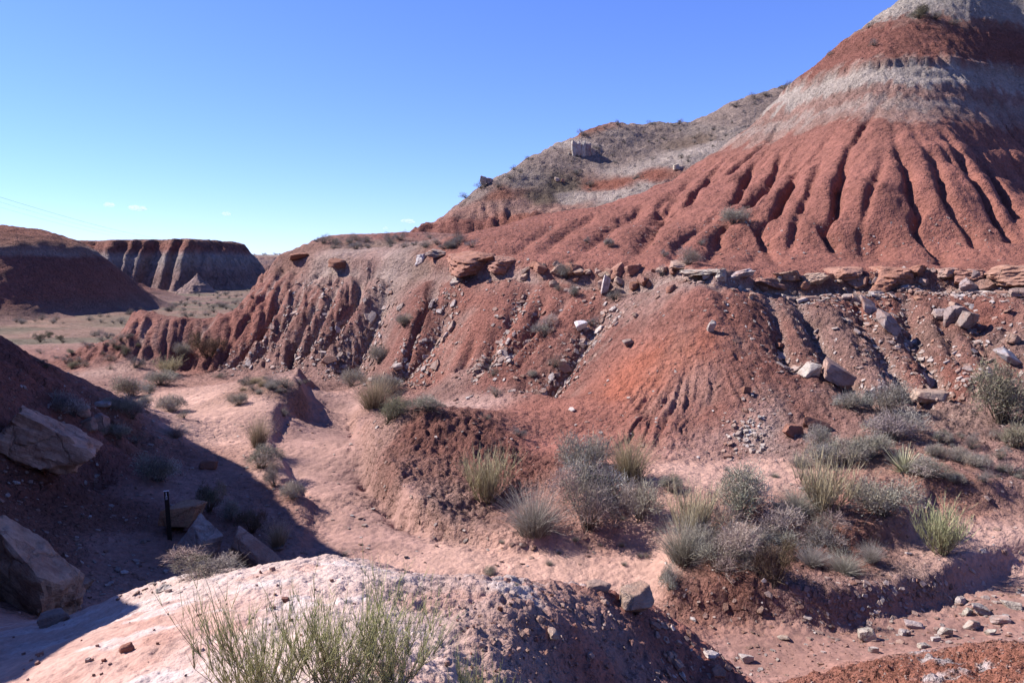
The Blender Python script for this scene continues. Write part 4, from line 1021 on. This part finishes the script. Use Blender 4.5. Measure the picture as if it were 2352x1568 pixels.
# pale rock towers on the grey hill behind
def outcrop(name, label, u, v, cols, seed):
    p = hit_back(u, v)
    e = bpy.data.objects.new(name, None); COL.objects.link(e); e.location = p
    tag(e, label, 'rock')
    for i, (du, w, h, dy, c) in enumerate(cols):
        k = p[1] / FOC
        me = boulder_mesh(seed + i, (w * k, w * k * .9, h * k), 9, 0.07, 0.03, 18)
        o = obj('column', me, M_ROCK, e); o.location = (du * k, dy, -0.15 * h * k); o.color = jitter(c, .05)
    return e
outcrop('rock_tower', 'pale fluted rock tower on the grey hill behind', 1336, 360, [(-16, 15, 42, 0, (.50,.46,.39)), (-6, 13, 44, .1, (.47,.42,.36)), (4, 14, 42, .2, (.50,.45,.39)), (15, 16, 38, .4, (.36,.31,.28)), (28, 16, 22, .8, (.44,.39,.34)), (-27, 12, 14, .3, (.44,.39,.34)), (38, 12, 14, 1.0, (.4,.35,.3))], 800)
outcrop('rock_outcrop', 'broken cream outcrop on the left skyline of the grey hill', 1118, 424, [(-8, 16, 22, 0, (.5,.42,.34)), (6, 16, 18, .3, (.5,.42,.34)), (20, 14, 12, .5, (.46,.38,.31))], 820)
outcrop('rock_outcrop', 'cream knob above the white band of the grey hill', 1558, 392, [(-6, 16, 16, 0, (.52,.46,.38)), (8, 14, 12, .2, (.48,.4,.34)), (60, 30, 14, 0, (.52,.46,.40))], 830)
outcrop('rock_outcrop', 'small red capped knob on the left of the grey hill', 1280, 420, [(0, 14, 14, 0, (.45,.36,.3)), (12, 10, 9, .2, (.36,.2,.15))], 840)

# ------------------------------------------------------------------ plants
def plant_material(name):
    t = NT(name)
    a = t.n('ShaderNodeVertexColor', layer_name='Col').outputs[0]
    oi = t.n('ShaderNodeObjectInfo')
    c = t.mix(1.0, a, oi.outputs['Color'], 'MULTIPLY')
    g = t.n('ShaderNodeNewGeometry').outputs['Position']
    n = t.noise(g, 9, 3, 0.6)
    v = t.mapr(n.outputs[0], 0.3, 0.7, 0.7 * 0.82, 1.25 * 0.82)
    cb = t.n('ShaderNodeCombineColor')
    for i in range(3): t.l(v, cb.inputs[i])
    c = t.mix(1.0, c, cb.outputs[0], 'MULTIPLY')
    t.l(c, t.b.inputs['Base Color'])
    tr = t.n('ShaderNodeBsdfTranslucent'); t.l(c, tr.inputs['Color'])
    mx = t.n('ShaderNodeMixShader'); mx.inputs[0].default_value = 0.18
    t.l(t.b.outputs[0], mx.inputs[1]); t.l(tr.outputs[0], mx.inputs[2]); t.l(mx.outputs[0], t.out.inputs['Surface'])
    return t.m
M_PLANT = plant_material('dry_brush')

def unit(v): return v / (np.linalg.norm(v, axis=-1, keepdims=True) + 1e-9)
def strands(p0, d, L, w, bend, segs, c0, c1, sides=2, r=None):
    """tapering strands from p0 along d; sides 2 = ribbon, 3 = thin rod"""
    n = len(p0); t = np.linspace(0, 1, segs + 1)
    pts = p0[:, None] + d[:, None] * (L[:, None] * t)[..., None] + bend[:, None] * ((L[:, None] * t * t))[..., None]
    s1 = unit(np.cross(d, r.normal(size=(n, 3)))); s2 = unit(np.cross(d, s1))
    ww = w[:, None] * (1 - 0.75 * t) * 0.5
    ring = []
    if sides == 2: ring = [s1, -s1]
    else: ring = [s1, -0.5 * s1 + 0.87 * s2, -0.5 * s1 - 0.87 * s2]
    V = np.stack([pts + q[:, None] * ww[..., None] for q in ring], 2)          # n, segs+1, sides, 3
    idx = np.arange(n * (segs + 1) * sides).reshape(n, segs + 1, sides)
    F = []
    for k in range(sides if sides > 2 else 1):
        j = (k + 1) % sides
        F.append(np.stack([idx[:, :-1, k], idx[:, :-1, j], idx[:, 1:, j], idx[:, 1:, k]], -1).reshape(-1, 4))
    col = np.asarray(c0)[None, None] * (1 - t)[None, :, None] + np.asarray(c1)[None, None] * t[None, :, None]
    col = col * r.uniform(.75, 1.25, (n, 1, 1))
    C_ = np.repeat(np.broadcast_to(col, (n, segs + 1, 3))[:, :, None], sides, 2)
    return V.reshape(-1, 3), np.vstack(F), C_.reshape(-1, 3), pts
def join(parts):
    Vs, Fs, Cs = [], [], []; off = 0
    for V, F, C_ in parts: Vs.append(V); Fs.append(F + off); Cs.append(C_); off += len(V)
    return np.vstack(Vs), np.vstack(Fs), np.vstack(Cs)
def leaf_quads(p, d, size, r, c):
    n = len(p); s = unit(np.cross(d, r.normal(size=(n, 3)))) * size[:, None] * .35; f = d * size[:, None]
    V = np.stack([p - s, p + s, p + s * .6 + f, p - s * .6 + f], 1).reshape(-1, 3)
    C_ = np.repeat(np.asarray(c)[None] * r.uniform(.85, 1.12, (n, 1)), 4, 0)
    return V, np.arange(4 * n).reshape(n, 4), C_
def hemi(n, r, up=0.25):
    v = r.normal(size=(n, 3)); v[:, 2] = np.abs(v[:, 2]) + up * .5
    return unit(v)

def sage(seed, leafc=(.38,.36,.305), twigc=(.40,.35,.30), stemc=(.12,.095,.085), nt=3200, nl=3600, lumps=11):
    """rounded grey brush: woody stems, a shell of fine twigs and tiny leaves; half a metre radius, one metre high"""
    r = np.random.default_rng(seed)
    lr = r.uniform(.13, .30, lumps)
    lc = np.stack([r.uniform(-.34, .34, lumps), r.uniform(-.34, .34, lumps), lr * r.uniform(.5, 1.5, lumps)], -1)
    k = r.choice(lumps, nt, p=lr ** 2 / (lr ** 2).sum()); dd = hemi(nt, r, .1); dd[:, 2] -= .25 * r.random(nt); dd = unit(dd)
    rad = lr[k] * r.uniform(.3, 1.0, nt) ** .55 * (1 + .35 * vnoise(dd[:, 0] * 3 + k * 7, dd[:, 1] * 3 + dd[:, 2] * 3))
    p = lc[k] + dd * rad[:, None] * np.array([1, 1, 1.15])
    p[:, 2] = np.abs(p[:, 2])
    d = unit(dd * .7 + r.normal(size=(nt, 3)) * .6 + np.array([0, 0, .3]))
    lumpc = r.uniform(.65, 1.35, (lumps, 1)) * np.array([1, 1, 1]) + r.normal(size=(lumps, 3)) * .05
    V1 = list(strands(p, d, r.uniform(.035, .12, nt) * (1 + (r.random(nt) < .04) * 1.2), r.uniform(.006, .011, nt), r.normal(size=(nt, 3)) * .3, 2, np.array(twigc) * .7, twigc, 2, r))
    V1[2] = V1[2] * np.repeat(lumpc[k], 6, 0)
    tip = V1[3][:, -1]
    kl = r.integers(0, nt, nl); f = r.random(nl)[:, None]
    lp_ = V1[3][kl, 1] * (1 - f) + tip[kl] * f
    LV = list(leaf_quads(lp_, unit(d[kl] + r.normal(size=(nl, 3)) * .7), r.uniform(.009, .022, nl), r, leafc))
    LV[2] = LV[2] * np.repeat(lumpc[k[kl]], 4, 0)
    # stray dead shoots beyond the mass
    nd = 70; dq = hemi(nd, r, .2)
    DS = strands(dq * .25 * np.array([1.2, 1.2, 1]), unit(dq + r.normal(size=(nd, 3)) * .25), r.uniform(.12, .34, nd), np.full(nd, .008), r.normal(size=(nd, 3)) * .2, 3, np.array(twigc) * .6, np.array(twigc) * 1.1, 2, r)
    ns = 46; ds = hemi(ns, r, .3)
    tgt = lc[r.integers(0, lumps, ns)] + ds * .22
    b0 = np.zeros((ns, 3)); b0[:, :2] = r.normal(size=(ns, 2)) * .05; b0[:, 2] = -.06
    dv = tgt - b0; Ls = np.linalg.norm(dv, axis=1)
    S = strands(b0, unit(dv), Ls, r.uniform(.012, .024, ns), r.normal(size=(ns, 3)) * .12, 4, stemc, np.array(twigc) * .7, 3, r)
    return S[:3], join([V1[:3], DS[:3], LV[:3]])

def tuft(seed, c0=(.16,.12,.08), c1=(.52,.42,.28), n=800, spread=.55, arch=.5, base=.12, w=.009):
    r = np.random.default_rng(seed)
    b0 = np.zeros((n, 3)); b0[:, :2] = r.normal(size=(n, 2)) * base; b0[:, 2] = -.03
    d = np.stack([r.normal(size=n) * spread * .6, r.normal(size=n) * spread * .6, np.ones(n)], -1); d[:, :2] += b0[:, :2] * 1.5; d = unit(d)
    L = r.uniform(.45, 1.0, n); bend = np.zeros((n, 3)); bend[:, :2] = d[:, :2] * arch + r.normal(size=(n, 2)) * .12; bend[:, 2] = -.25 * r.random(n)
    A = strands(b0[: n // 3], d[: n // 3], L[: n // 3] * .6, np.full(n // 3, w), bend[: n // 3], 3, c0, np.array(c0) * 1.6, 2, r)
    B = strands(b0, d, L, np.full(n, w), bend, 4, c0, c1, 2, r)
    return A[:3], B[:3]

def broom(seed, c0=(.20,.15,.10), c1=(.24,.26,.12), c2=(.30,.30,.14), nstem=14, nsub=9, ntip=5, spread=.55, w=.010, sides=2):
    """green broom of upright jointed stems"""
    r = np.random.default_rng(seed)
    b0 = np.zeros((nstem, 3)); b0[:, :2] = r.normal(size=(nstem, 2)) * .04; b0[:, 2] = -.05
    a = np.arange(nstem) * 2.4 + r.random(nstem); inc = r.uniform(.1, 1, nstem) ** .6 * spread
    d = unit(np.stack([np.cos(a) * np.tan(inc), np.sin(a) * np.tan(inc), np.ones(nstem)], -1))
    S = strands(b0, d, r.uniform(.28, .5, nstem), np.full(nstem, w * 2.2), np.stack([np.zeros(nstem), np.zeros(nstem), r.uniform(.05, .3, nstem)], -1), 4, np.array(c0) * .6, c0, 3, r)
    n2 = nstem * nsub; i = np.repeat(np.arange(nstem), nsub); k = r.integers(1, 5, n2)
    p = S[3][i, k]
    d2 = unit(d[i] * .5 + r.normal(size=(n2, 3)) * .28 + np.array([0, 0, .75]))
    T = strands(p, d2, r.uniform(.2, .42, n2), np.full(n2, w * 1.2), np.stack([np.zeros(n2), np.zeros(n2), r.uniform(0, .25, n2)], -1), 3, c0, c1, sides, r)
    n3 = n2 * ntip; i3 = np.repeat(np.arange(n2), ntip); k3 = r.integers(0, 4, n3)
    p3 = T[3][i3, k3]
    d3 = unit(d2[i3] * .7 + r.normal(size=(n3, 3)) * .22 + np.array([0, 0, .5]))
    U = strands(p3, d3, r.uniform(.06, .2, n3), np.full(n3, w * .8), np.stack([np.zeros(n3), np.zeros(n3), r.uniform(0, .2, n3)], -1), 2, c1, c2, sides, r)
    return S[:3], join([T[:3], U[:3]])

def yucca(seed):
    r = np.random.default_rng(seed); n = 90
    d = hemi(n, r, .3); b0 = np.zeros((n, 3))
    B = strands(b0, d, r.uniform(.45, .62, n), np.full(n, .03), r.normal(size=(n, 3)) * .05, 2, (.25,.25,.14), (.46,.43,.30), 2, r)
    m = 40; d2 = unit(np.stack([r.normal(size=m), r.normal(size=m), -.1 + .2 * r.random(m)], -1))
    A = strands(np.zeros((m, 3)), d2, r.uniform(.3, .5, m), np.full(m, .02), np.zeros((m, 3)) + np.array([0, 0, -.15]), 2, (.2,.15,.11), (.3,.25,.18), 2, r)
    return A[:3], B[:3]

PROTO = {}
def norm(parts):
    V = np.vstack([q[0] for q in parts]); V = V[V[:, 2] > 0.02]
    sx = 2 * np.percentile(np.hypot(V[:, 0], V[:, 1]), 93); sz = np.percentile(V[:, 2], 97)
    return [(q[0] / np.array([sx, sx, sz]), q[1], q[2]) for q in parts]
def proto(kind, fn, seeds):
    L = []
    for s in seeds:
        a, b = norm(fn(s))
        L.append((mesh_np(kind + '_stems', *a, smooth=True), mesh_np(kind + '_foliage', *b, smooth=True), mesh_np(kind, *join([a, b]), smooth=True)))
        for m in L[-1]: m.materials.append(M_PLANT)
    PROTO[kind] = L
proto('sage', lambda s: sage(s), (1, 2, 3, 4, 5))
proto('twig', lambda s: sage(s, (.38,.33,.285), (.42,.35,.31), (.13,.10,.09), 2900, 1100, 8), (11, 12, 13))
proto('brown', lambda s: sage(s, (.24,.175,.11), (.23,.16,.11), (.10,.07,.06), 2200, 1800, 5), (21, 22))
proto('olive', lambda s: sage(s, (.24,.245,.15), (.27,.24,.17), (.12,.09,.07), 2600, 2800, 7), (31, 32))
proto('straw', lambda s: tuft(s), (41, 42, 43))
proto('greygrass', lambda s: tuft(s, (.17,.145,.125), (.42,.385,.34), 1100, .9, .9, .22), (51, 52, 53))
proto('broom', lambda s: broom(s, (.27,.22,.14), (.38,.38,.21), (.46,.45,.25), 22, 11, 7, .72, .007), (61, 62))
proto('rabbit', lambda s: broom(s, (.22,.17,.11), (.43,.365,.24), (.50,.43,.29), 22, 12, 9, .66, .0065), (71, 72, 73))
proto('yucca', lambda s: yucca(s), (81,))
proto('small', lambda s: sage(s, (.29,.27,.235), (.28,.245,.22), (.12,.095,.085), 800, 900, 5), (91, 92, 93))
proto('ephedra', lambda s: broom(s, (.26,.19,.12), (.42,.41,.19), (.52,.49,.23), 17, 11, 6, 1.0, .005, 3), (101, 102, 103))

def place_plant(kind, pos, w, h, label, cat='shrub', group=None, parts=True, tint=(1, 1, 1), var=None, lean=(0, 0), name=None):
    L = PROTO[kind]; S, Fm, J = L[random.randrange(len(L)) if var is None else var]
    nm = name or {'sage': 'sagebrush', 'twig': 'dry_bush', 'brown': 'brown_bush', 'olive': 'olive_bush', 'straw': 'grass_tuft', 'greygrass': 'grass_tuft', 'broom': 'green_broom', 'rabbit': 'rabbitbrush', 'yucca': 'yucca', 'small': 'shrub', 'ephedra': 'green_broom'}[kind]
    if parts:
        e = bpy.data.objects.new(nm, None); COL.objects.link(e)
        for pn, me in (('stems', S), ('foliage', Fm)):
            o = bpy.data.objects.new(pn, me); COL.objects.link(o); o.parent = e; o.color = (*tint, 1)
    else:
        e = bpy.data.objects.new(nm, J); COL.objects.link(e); e.color = (*tint, 1)
    e.location = pos; e.rotation_euler = (lean[0], lean[1], random.random() * 6.28); e.scale = (w, w, h)
    return tag(e, label, cat, group)

def plant(kind, u, v, wpx, hpx, label, cat='shrub', group=None, **kw):
    p = hit(u, v)
    if p is None: return
    k = p[1] / FOC
    t = random.uniform(.9, 1.12)
    kw.setdefault('tint', (t, t * random.uniform(.97, 1.02), t * random.uniform(.94, 1.02)))
    return place_plant(kind, (p[0], p[1] + 0.12 * wpx * k, ground_z(p[0], p[1] + 0.12 * wpx * k) - 0.01), wpx * k * 1.02, hpx * k * 1.06, label, cat, group, wpx >= 44, **kw)

# the brush around the wash
A = [('sage',1342,1092,115,84,'dark grey sagebrush at the back of the middle brush clump'),('straw',1448,1112,112,100,'blond grass tuft behind the grey brush in the middle'),
     ('sage',1385,1160,150,85,'broad grey bush in the centre of the middle brush clump'),('greygrass',1228,1242,150,100,'grey grassy bush at the left end of the middle brush clump'),
     ('twig',1352,1218,150,125,'large bush of bare purplish twigs with green grass at its foot'),('twig',1475,1202,104,84,'grey twig bush at the right end of the middle brush clump'),
     ('sage',1545,1132,56,34,'small grey bush on the pink terrace right of the blond grass'),('rabbit',1118,1158,108,112,'yellow green bush leaning against the dirt mound'),
     ('sage',1698,1196,155,105,'big round silver grey sagebrush on the wash bank'),('rabbit',1592,1245,110,125,'tall pale yellow bush left of the big silver sagebrush'),
     ('greygrass',1572,1300,130,95,'grey grassy bush below the tall pale yellow bush'),('twig',1655,1325,150,110,'dark tangle of twigs low on the wash bank'),
     ('sage',1542,1358,62,46,'small grey bush at the lower left foot of the wash bank'),('rabbit',1900,1188,135,120,'straw yellow bush at the top of the wash bank'),
     ('greygrass',1835,1185,105,60,'grey grass clump left of the straw yellow bush'),('sage',2032,1192,155,78,'wide silver brush right of the straw yellow bush'),
     ('brown',1780,1352,86,98,'olive brown bush low on the dark wash bank'),('twig',1800,1262,150,76,'spread of dead twigs below the big silver sagebrush'),('twig',1905,1262,120,66,'dead twig bush below the straw yellow bush'),
     ('twig',1705,1268,140,78,'grey twig bush in the middle of the wash bank'),('twig',1620,1260,110,60,'small twig bush under the tall pale yellow bush'),('twig',1745,1318,110,60,'dead brush left of the olive brown bush'),
     ('greygrass',1942,1318,92,46,'bleached grass tuft on the shaded lower bank'),('greygrass',1868,1302,80,44,'bleached grass tuft above the olive brown bush'),('greygrass',2005,1300,60,40,'lone bleached grass tuft at the edge of the bank'),
     ('broom',2172,1276,118,108,'bright green broom bush alone on the pale sand at right'),
     ('sage',1882,1030,78,46,'grey bush at the foot of the right slope'),('greygrass',1842,1072,60,32,'low grass clump left on the right terrace'),('sage',1900,1068,90,46,'grey bush in front on the right terrace'),('sage',1955,1066,92,54,'round grey bush beside it on the right terrace'),
     ('sage',2005,1052,90,52,'bushy sage under the dead twigs on the right terrace'),('twig',2060,1010,130,60,'dead twig bush at the shaded foot of the right slope'),('yucca',2082,1086,110,62,'spiky pale yucca on the right terrace'),
     ('sage',2122,1096,100,42,'low sage beside the yucca'),('sage',1946,940,66,36,'small grey bush on the right slope'),('sage',2032,952,108,66,'whitish grey bush on the right slope'),
     ('olive',2312,976,150,124,'large green grey bush at the right edge of the picture'),('olive',2335,1030,100,54,'lower green bush at the right edge of the picture'),
     ('straw',860,940,104,72,'yellow grass clump where the wash narrows'),('olive',892,974,92,52,'olive bush on the near side of the yellow grass clump'),('sage',890,902,70,36,'grey bush behind the yellow grass clump'),
     ('sage',806,888,50,36,'small dark bush at the head of the wash'),('sage',985,952,86,30,'flat grey bush on top of the dirt mound'),
     ('twig',1250,778,68,42,'round purple grey bush on the red slope'),('sage',1690,517,62,32,'lone grey bush on the bare red hill'),('twig',1580,608,62,34,'grey bush on the ledge above the orange spur'),
     ('straw',592,1030,66,70,'tall tan grass tuft on the left wash bank'),('sage',598,1076,84,50,'grey bush below the tall tan grass'),('twig',628,1118,48,52,'bare twiggy bush at the shadow edge'),('sage',668,1146,62,34,'low green grey bush at the shadow edge'),
     ('brown',474,828,74,50,'reddish brown bush at the end of the left spur'),('rabbit',388,858,60,34,'yellowish bush in the left flats'),('sage',370,886,76,32,'dark bush beside the upper trail'),('sage',300,912,74,42,'grey bush at the crest of the shaded slope'),
     ('sage',296,960,76,46,'dark bush in the shade above the trail'),('sage',160,958,86,46,'dark bush above the huge pale boulder'),('sage',362,1108,92,60,'dark bush in the shade beside the trail'),
     ('olive',478,1180,70,62,'dark green bush behind the rock pile'),('sage',530,1196,60,46,'shaded bush right of the orange boulder'),('brown',575,1222,66,50,'brown bush in shade above the long block'),('straw',636,1262,58,62,'thin dark grass tuft beside the long block'),
     ('twig',478,1316,180,50,'dry grey twig bush on the crest of the foreground mound'),('sage',388,945,70,34,'grey bush left of the sunlit trail'),('greygrass',396,1005,66,30,'grass tuft at the bend of the trail'),('sage',545,930,44,24,'small bush on the trail terrace')]
for a in A: plant(*a[:5], a[5], cat='grass' if a[0] in ('straw', 'greygrass') else ('yucca' if a[0] == 'yucca' else 'shrub'))
# small plants
Bs = [(1275,848,42,26),(1415,690,46,26),(1285,668,32,20),(1302,645,50,30),(1320,680,30,20),(1135,864,36,24),(870,838,42,36),(930,752,42,26),(1140,912,46,22),(1190,1006,42,20),(1120,966,30,16),(1222,868,24,14),(1520,640,34,22),(1360,750,30,20),(1610,560,24,14),(1400,565,24,18),(1525,590,26,16),(1350,555,20,14),
      (655,890,60,28),(650,955,30,20),(420,830,40,30),(310,846,50,28),(150,836,30,16),(1485,1280,24,16),(1125,1320,30,20),(790,1276,30,10),(2200,1056,60,30),(2250,1075,60,30),(2300,1055,50,28),(2330,1096,60,30),(2200,1116,50,24),(2260,1110,50,26),(2150,1050,44,30),(2230,1030,50,30),(2170,1020,50,26),(2290,1010,44,30),
      (830,880,30,22),(700,880,24,14),(560,880,40,18),(610,880,40,18),(500,870,40,16),(340,905,40,20),(420,960,34,18),(330,935,40,22),(250,940,40,20),(270,1010,60,30),(310,1020,40,22)]
for u, v, w, h in Bs:
    p = hit(u, v)
    if p is None: continue
    area = 'red slope' if (v < 770 and u > 850) or u in (1275, 870) else ('right terrace' if u > 2100 else ('flats along the wash' if u > 450 else 'left flats'))
    plant(random.choice(('small', 'small', 'sage')), u, v, min(w, 43) if w < 60 else w, h, f'small grey shrub among others on the {area}', group=f'small shrubs on the {area}')
def spread_px(n, u0, u1, v0, v1, w0, w1, label, group, kinds=('small',)):
    for _ in range(n):
        u = random.uniform(u0, u1); v = random.uniform(v0, v1); w = random.uniform(w0, w1)
        plant(random.choice(kinds), u, v, w, w * random.uniform(.42, .62), label, group=group)
for _ in range(34):
    u = random.uniform(720, 1090); v = random.uniform(548, 574); w = random.uniform(18, 40)
    plant('small', u, v, w, w * .5, 'low grey shrub on the flat top of the middle hill', group='shrubs on the middle hill top')
spread_px(34, 20, 330, 735, 850, 12, 34, 'small shrub on the open flats behind the shaded slope', 'shrubs on the left flats', ('small', 'small', 'olive'))
spread_px(16, 540, 690, 868, 905, 14, 34, 'low dry tuft on the terrace above the cut bank', 'tufts on the terrace', ('greygrass', 'small', 'straw'))
spread_px(26, 1150, 1800, 1080, 1370, 10, 24, 'thin dry tuft between the bushes of the wash banks', 'tufts on the wash banks', ('greygrass',))
spread_px(20, 1850, 2340, 990, 1120, 14, 34, 'thin grey tuft between the bushes of the right terrace', 'tufts on the right terrace', ('greygrass', 'small'))
# shrubs on the hill behind, the valley floor, the summit
def far_plant(pos, w, h, label, group): place_plant('small', pos, w, h, label, 'shrub', group, False, (random.uniform(.75, 1.1),) * 3, name='shrub')
for _ in range(170):
    u = random.uniform(1080, 1850); v = random.uniform(200, 440)
    sky_v = np.interp(u, [950, 1100, 1250, 1400, 1620, 1700, 1820], [530, 432, 347, 287, 281, 238, 196])
    fr = np.interp(u, [950, 1230, 1400, 1560, 1690, 1830], [530, 490, 470, 400, 310, 190])
    if v < sky_v or v > fr: continue
    p = hit_back(u, v); w = random.choice((.4, .5, .5, .6, .7, .9, 1.2))
    far_plant((p[0], p[1], p[2] - .05), w, w * .55, 'dark shrub dotted over the grey hill behind', 'shrubs on the grey hill')
for u in (1105, 1180, 1215, 1340, 1420, 1500, 1560, 1690, 1735, 1760, 1800, 1815, 1070):
    sky_v = np.interp(u, [950, 1100, 1250, 1400, 1620, 1700, 1820], [530, 432, 347, 287, 281, 238, 196])
    p = hit_back(u, sky_v + 3); far_plant((p[0], p[1], p[2] - .02), random.uniform(.9, 2), random.uniform(.5, .9), 'shrub on the skyline of the grey hill behind', 'skyline shrubs of the grey hill')
for u, v, w, h in ((2112, 60, 52, 26), (2010, 118, 26, 14), (1995, 80, 22, 12), (2150, 62, 40, 16), (2190, 75, 34, 14), (1905, 140, 16, 12)):
    plant('olive' if u == 2112 else 'small', u, v, w, h, {2112: 'olive tuft on the grey cap of the red hill'}.get(u, 'tiny shrub high on the red hill'), group=None if u == 2112 else 'tiny shrubs near the summit')
def valley(n, u0, u1, v0, v1, w0, w1, label, group):
    for _ in range(n):
        u = random.uniform(u0, u1); v = random.uniform(v0, v1); a_, c_ = ray(u, v)
        ys = np.linspace(78, 330, 400); zz = CZ + c_ * ys; d = zz - far_h(np.hypot(a_ * ys, ys)); k = np.nonzero(d < 0)[0]
        if len(k) == 0: continue
        y = ys[k[0]]; w = random.uniform(w0, w1)
        far_plant((a_ * y, y, float(far_h(np.array(math.hypot(a_ * y, y)))) + .05), w, w * random.uniform(.4, .6), label, group)
valley(62, 370, 600, 668, 730, .6, 2.0, 'far grey shrub on the sunlit valley floor', 'shrubs on the valley floor')
valley(26, 0, 330, 712, 745, .5, 1.6, 'far shrub at the foot of the dark left hill', 'shrubs below the left hill')
for _ in range(22):
    x = random.uniform(-330, -200); far_plant((x, 905 + random.uniform(0, 25), CZ + 7.3), random.uniform(2, 4.5), random.uniform(1.2, 2.4), 'dark speck of brush along the distant plateau', 'brush on the distant plateau')

# green broom bushes right in front
def near_broom(u, v, w, h, label, var, y=None, lean=(0, 0)):
    a_, c_ = ray(u, v); p = np.array([a_ * y, y, 0])
    place_plant('ephedra', (p[0], p[1], ground_z(p[0], p[1]) - 0.01), w, h, label, 'shrub', None, True, (1, 1, 1), var, lean)
near_broom(600, 1568, .78, .54, 'left clump of the green broom bush in the foreground', 0, 4.05)
near_broom(780, 1568, .78, .55, 'middle clump of the green broom bush in the foreground', 1, 4.1)
near_broom(900, 1568, .66, .46, 'yellowing right clump of the green broom bush in the foreground', 2, 4.2)
near_broom(1090, 1568,   .36, .36, 'small green sprig right of the foreground broom bush', 0, 4.3)

# ------------------------------------------------------------------ trail marker, wires, clouds
def box_arrays(x0, x1, y0, y1, z0, z1, bev=0.004):
    bm = bmesh.new(); bmesh.ops.create_cube(bm, size=1)
    for v_ in bm.verts: v_.co = Vector(((x0 + x1) / 2 + v_.co.x * (x1 - x0), (y0 + y1) / 2 + v_.co.y * (y1 - y0), (z0 + z1) / 2 + v_.co.z * (z1 - z0)))
    bmesh.ops.bevel(bm, geom=bm.edges[:], offset=bev, segments=2, affect='EDGES')
    me = bpy.data.meshes.new('part'); bm.to_mesh(me); bm.free(); return me
def plain(name, c, rough=.6):
    t = NT(name); g = t.n('ShaderNodeTexCoord').outputs['Object']; n = t.noise(g, 40, 4, .6)
    v = t.mapr(n.outputs[0], .3, .7, .8, 1.15); cb = t.n('ShaderNodeCombineColor')
    for i in range(3): t.l(v, cb.inputs[i])
    t.l(t.mix(1.0, c, cb.outputs[0], 'MULTIPLY'), t.b.inputs['Base Color']); t.b.inputs['Roughness'].default_value = rough
    return t.m
M_POST = plain('brown_post', (.035, .025, .02)); M_WHITE = plain('white_decal', (.7, .7, .72)); M_GREYD = plain('grey_decal', (.3, .3, .33)); M_WIRE = plain('wire', (.10, .10, .10))
pp = hit(390, 1238)
post = bpy.data.objects.new('trail_marker_post', None); COL.objects.link(post); post.location = (pp[0], pp[1], ground_z(pp[0], pp[1])); post.rotation_euler = (R(-2), R(-2.2), R(8))
tag(post, 'dark brown trail marker post with white arrow decal by the rock pile', 'post')
hp = 116 * pp[1] / FOC; wd = .105
obj('post', box_arrays(-wd / 2, wd / 2, -.012, .012, -.25, hp), M_POST, post)
obj('cap', box_arrays(-wd / 2 - .012, wd / 2 + .012, -.02, .02, hp, hp + .018), M_WHITE, post)
dec = obj('decal', box_arrays(-.045, .045, -.0165, -.0125, hp - .23, hp - .02, .001), M_POST, post)
obj('arrow_stripe', box_arrays(-.009, .009, -.020, -.017, hp - .13, hp - .02, .001), M_WHITE, dec)
obj('arrow_stripe', box_arrays(-.026, .026, -.020, -.017, hp - .135, hp - .118, .001), M_WHITE, dec)
obj('lower_patch', box_arrays(-.026, .026, -.020, -.017, hp - .20, hp - .15, .001), M_GREYD, dec)

def wire(p0, p1, sag, rad, label):
    n = 60; t = np.linspace(0, 1, n); p0 = np.array(p0); p1 = np.array(p1)
    c = p0 + (p1 - p0) * t[:, None]; c[:, 2] -= sag * 4 * t * (1 - t)
    d = unit(p1 - p0); s1 = unit(np.cross(d, [0, 0, 1.0])); s2 = np.cross(s1, d)
    V = np.stack([c + rad * (s1 * math.cos(a_) + s2 * math.sin(a_)) for a_ in np.arange(5) * 2 * math.pi / 5], 1).reshape(-1, 3)
    F = [(i * 5 + k, i * 5 + (k + 1) % 5, (i + 1) * 5 + (k + 1) % 5, (i + 1) * 5 + k) for i in range(n - 1) for k in range(5)]
    tag(obj('power_line', mesh_np('power_line', V, np.array(F)), M_WIRE), label, 'power line', 'power lines over the far mesa')
wire(P(-120, 415, 120), P(365, 548, 330), 1.0, .020, 'highest of the three thin power lines at the far left sky')
wire(P(-120, 427, 124), P(340, 549, 332), 1.0, .012, 'middle one of the three thin power lines at the far left sky')
wire(P(-120, 440, 128), P(310, 549, 334), 1.0, .010, 'lowest of the three thin power lines at the far left sky')

mc = bpy.data.materials.new('cloud'); mc.use_nodes = True; mt = mc.node_tree; mt.nodes.clear()
vo_ = mt.nodes.new('ShaderNodeVolumePrincipled'); mo = mt.nodes.new('ShaderNodeOutputMaterial'); mt.links.new(vo_.outputs[0], mo.inputs['Volume'])
vo_.inputs['Color'].default_value = (1, 1, 1, 1); vo_.inputs['Density'].default_value = 0.012
def cloud(u, v, w, h, label, seed):
    r = np.random.default_rng(seed); y = 6000.0; k = y / FOC
    Vs, Fs = [], []; off = 0; D, F = ICO2
    for i in range(6):
        c = np.array([r.uniform(-.36, .36) * w * k, r.uniform(-.2, .2) * w * k, r.uniform(-.15, .2) * h * k]); s = r.uniform(.12, .28) * w * k
        p = D * (1 + .5 * noise3(D + i, 2.5))[:, None] * np.array([s * 1.3, s, min(s, h * k * .45)]) + c
        Vs.append(p); Fs.append(F + off); off += len(D)
    o = obj('cloud', mesh_np('cloud', np.vstack(Vs), np.vstack(Fs)), mc); o.location = P(u, v, y)
    tag(o, label, 'cloud')
cloud(250, 470, 26, 9, 'leftmost wisp of cloud above the far mesa', 1); cloud(312, 478, 44, 12, 'widest wisp of cloud above the far mesa', 2); cloud(522, 492, 20, 10, 'small puff of cloud right of the far mesa', 3)
cloud(930, 508, 36, 8, 'flat cloud wisp beside the grey hill', 4); cloud(886, 525, 14, 7, 'tiny cloud puff low beside the grey hill', 5)
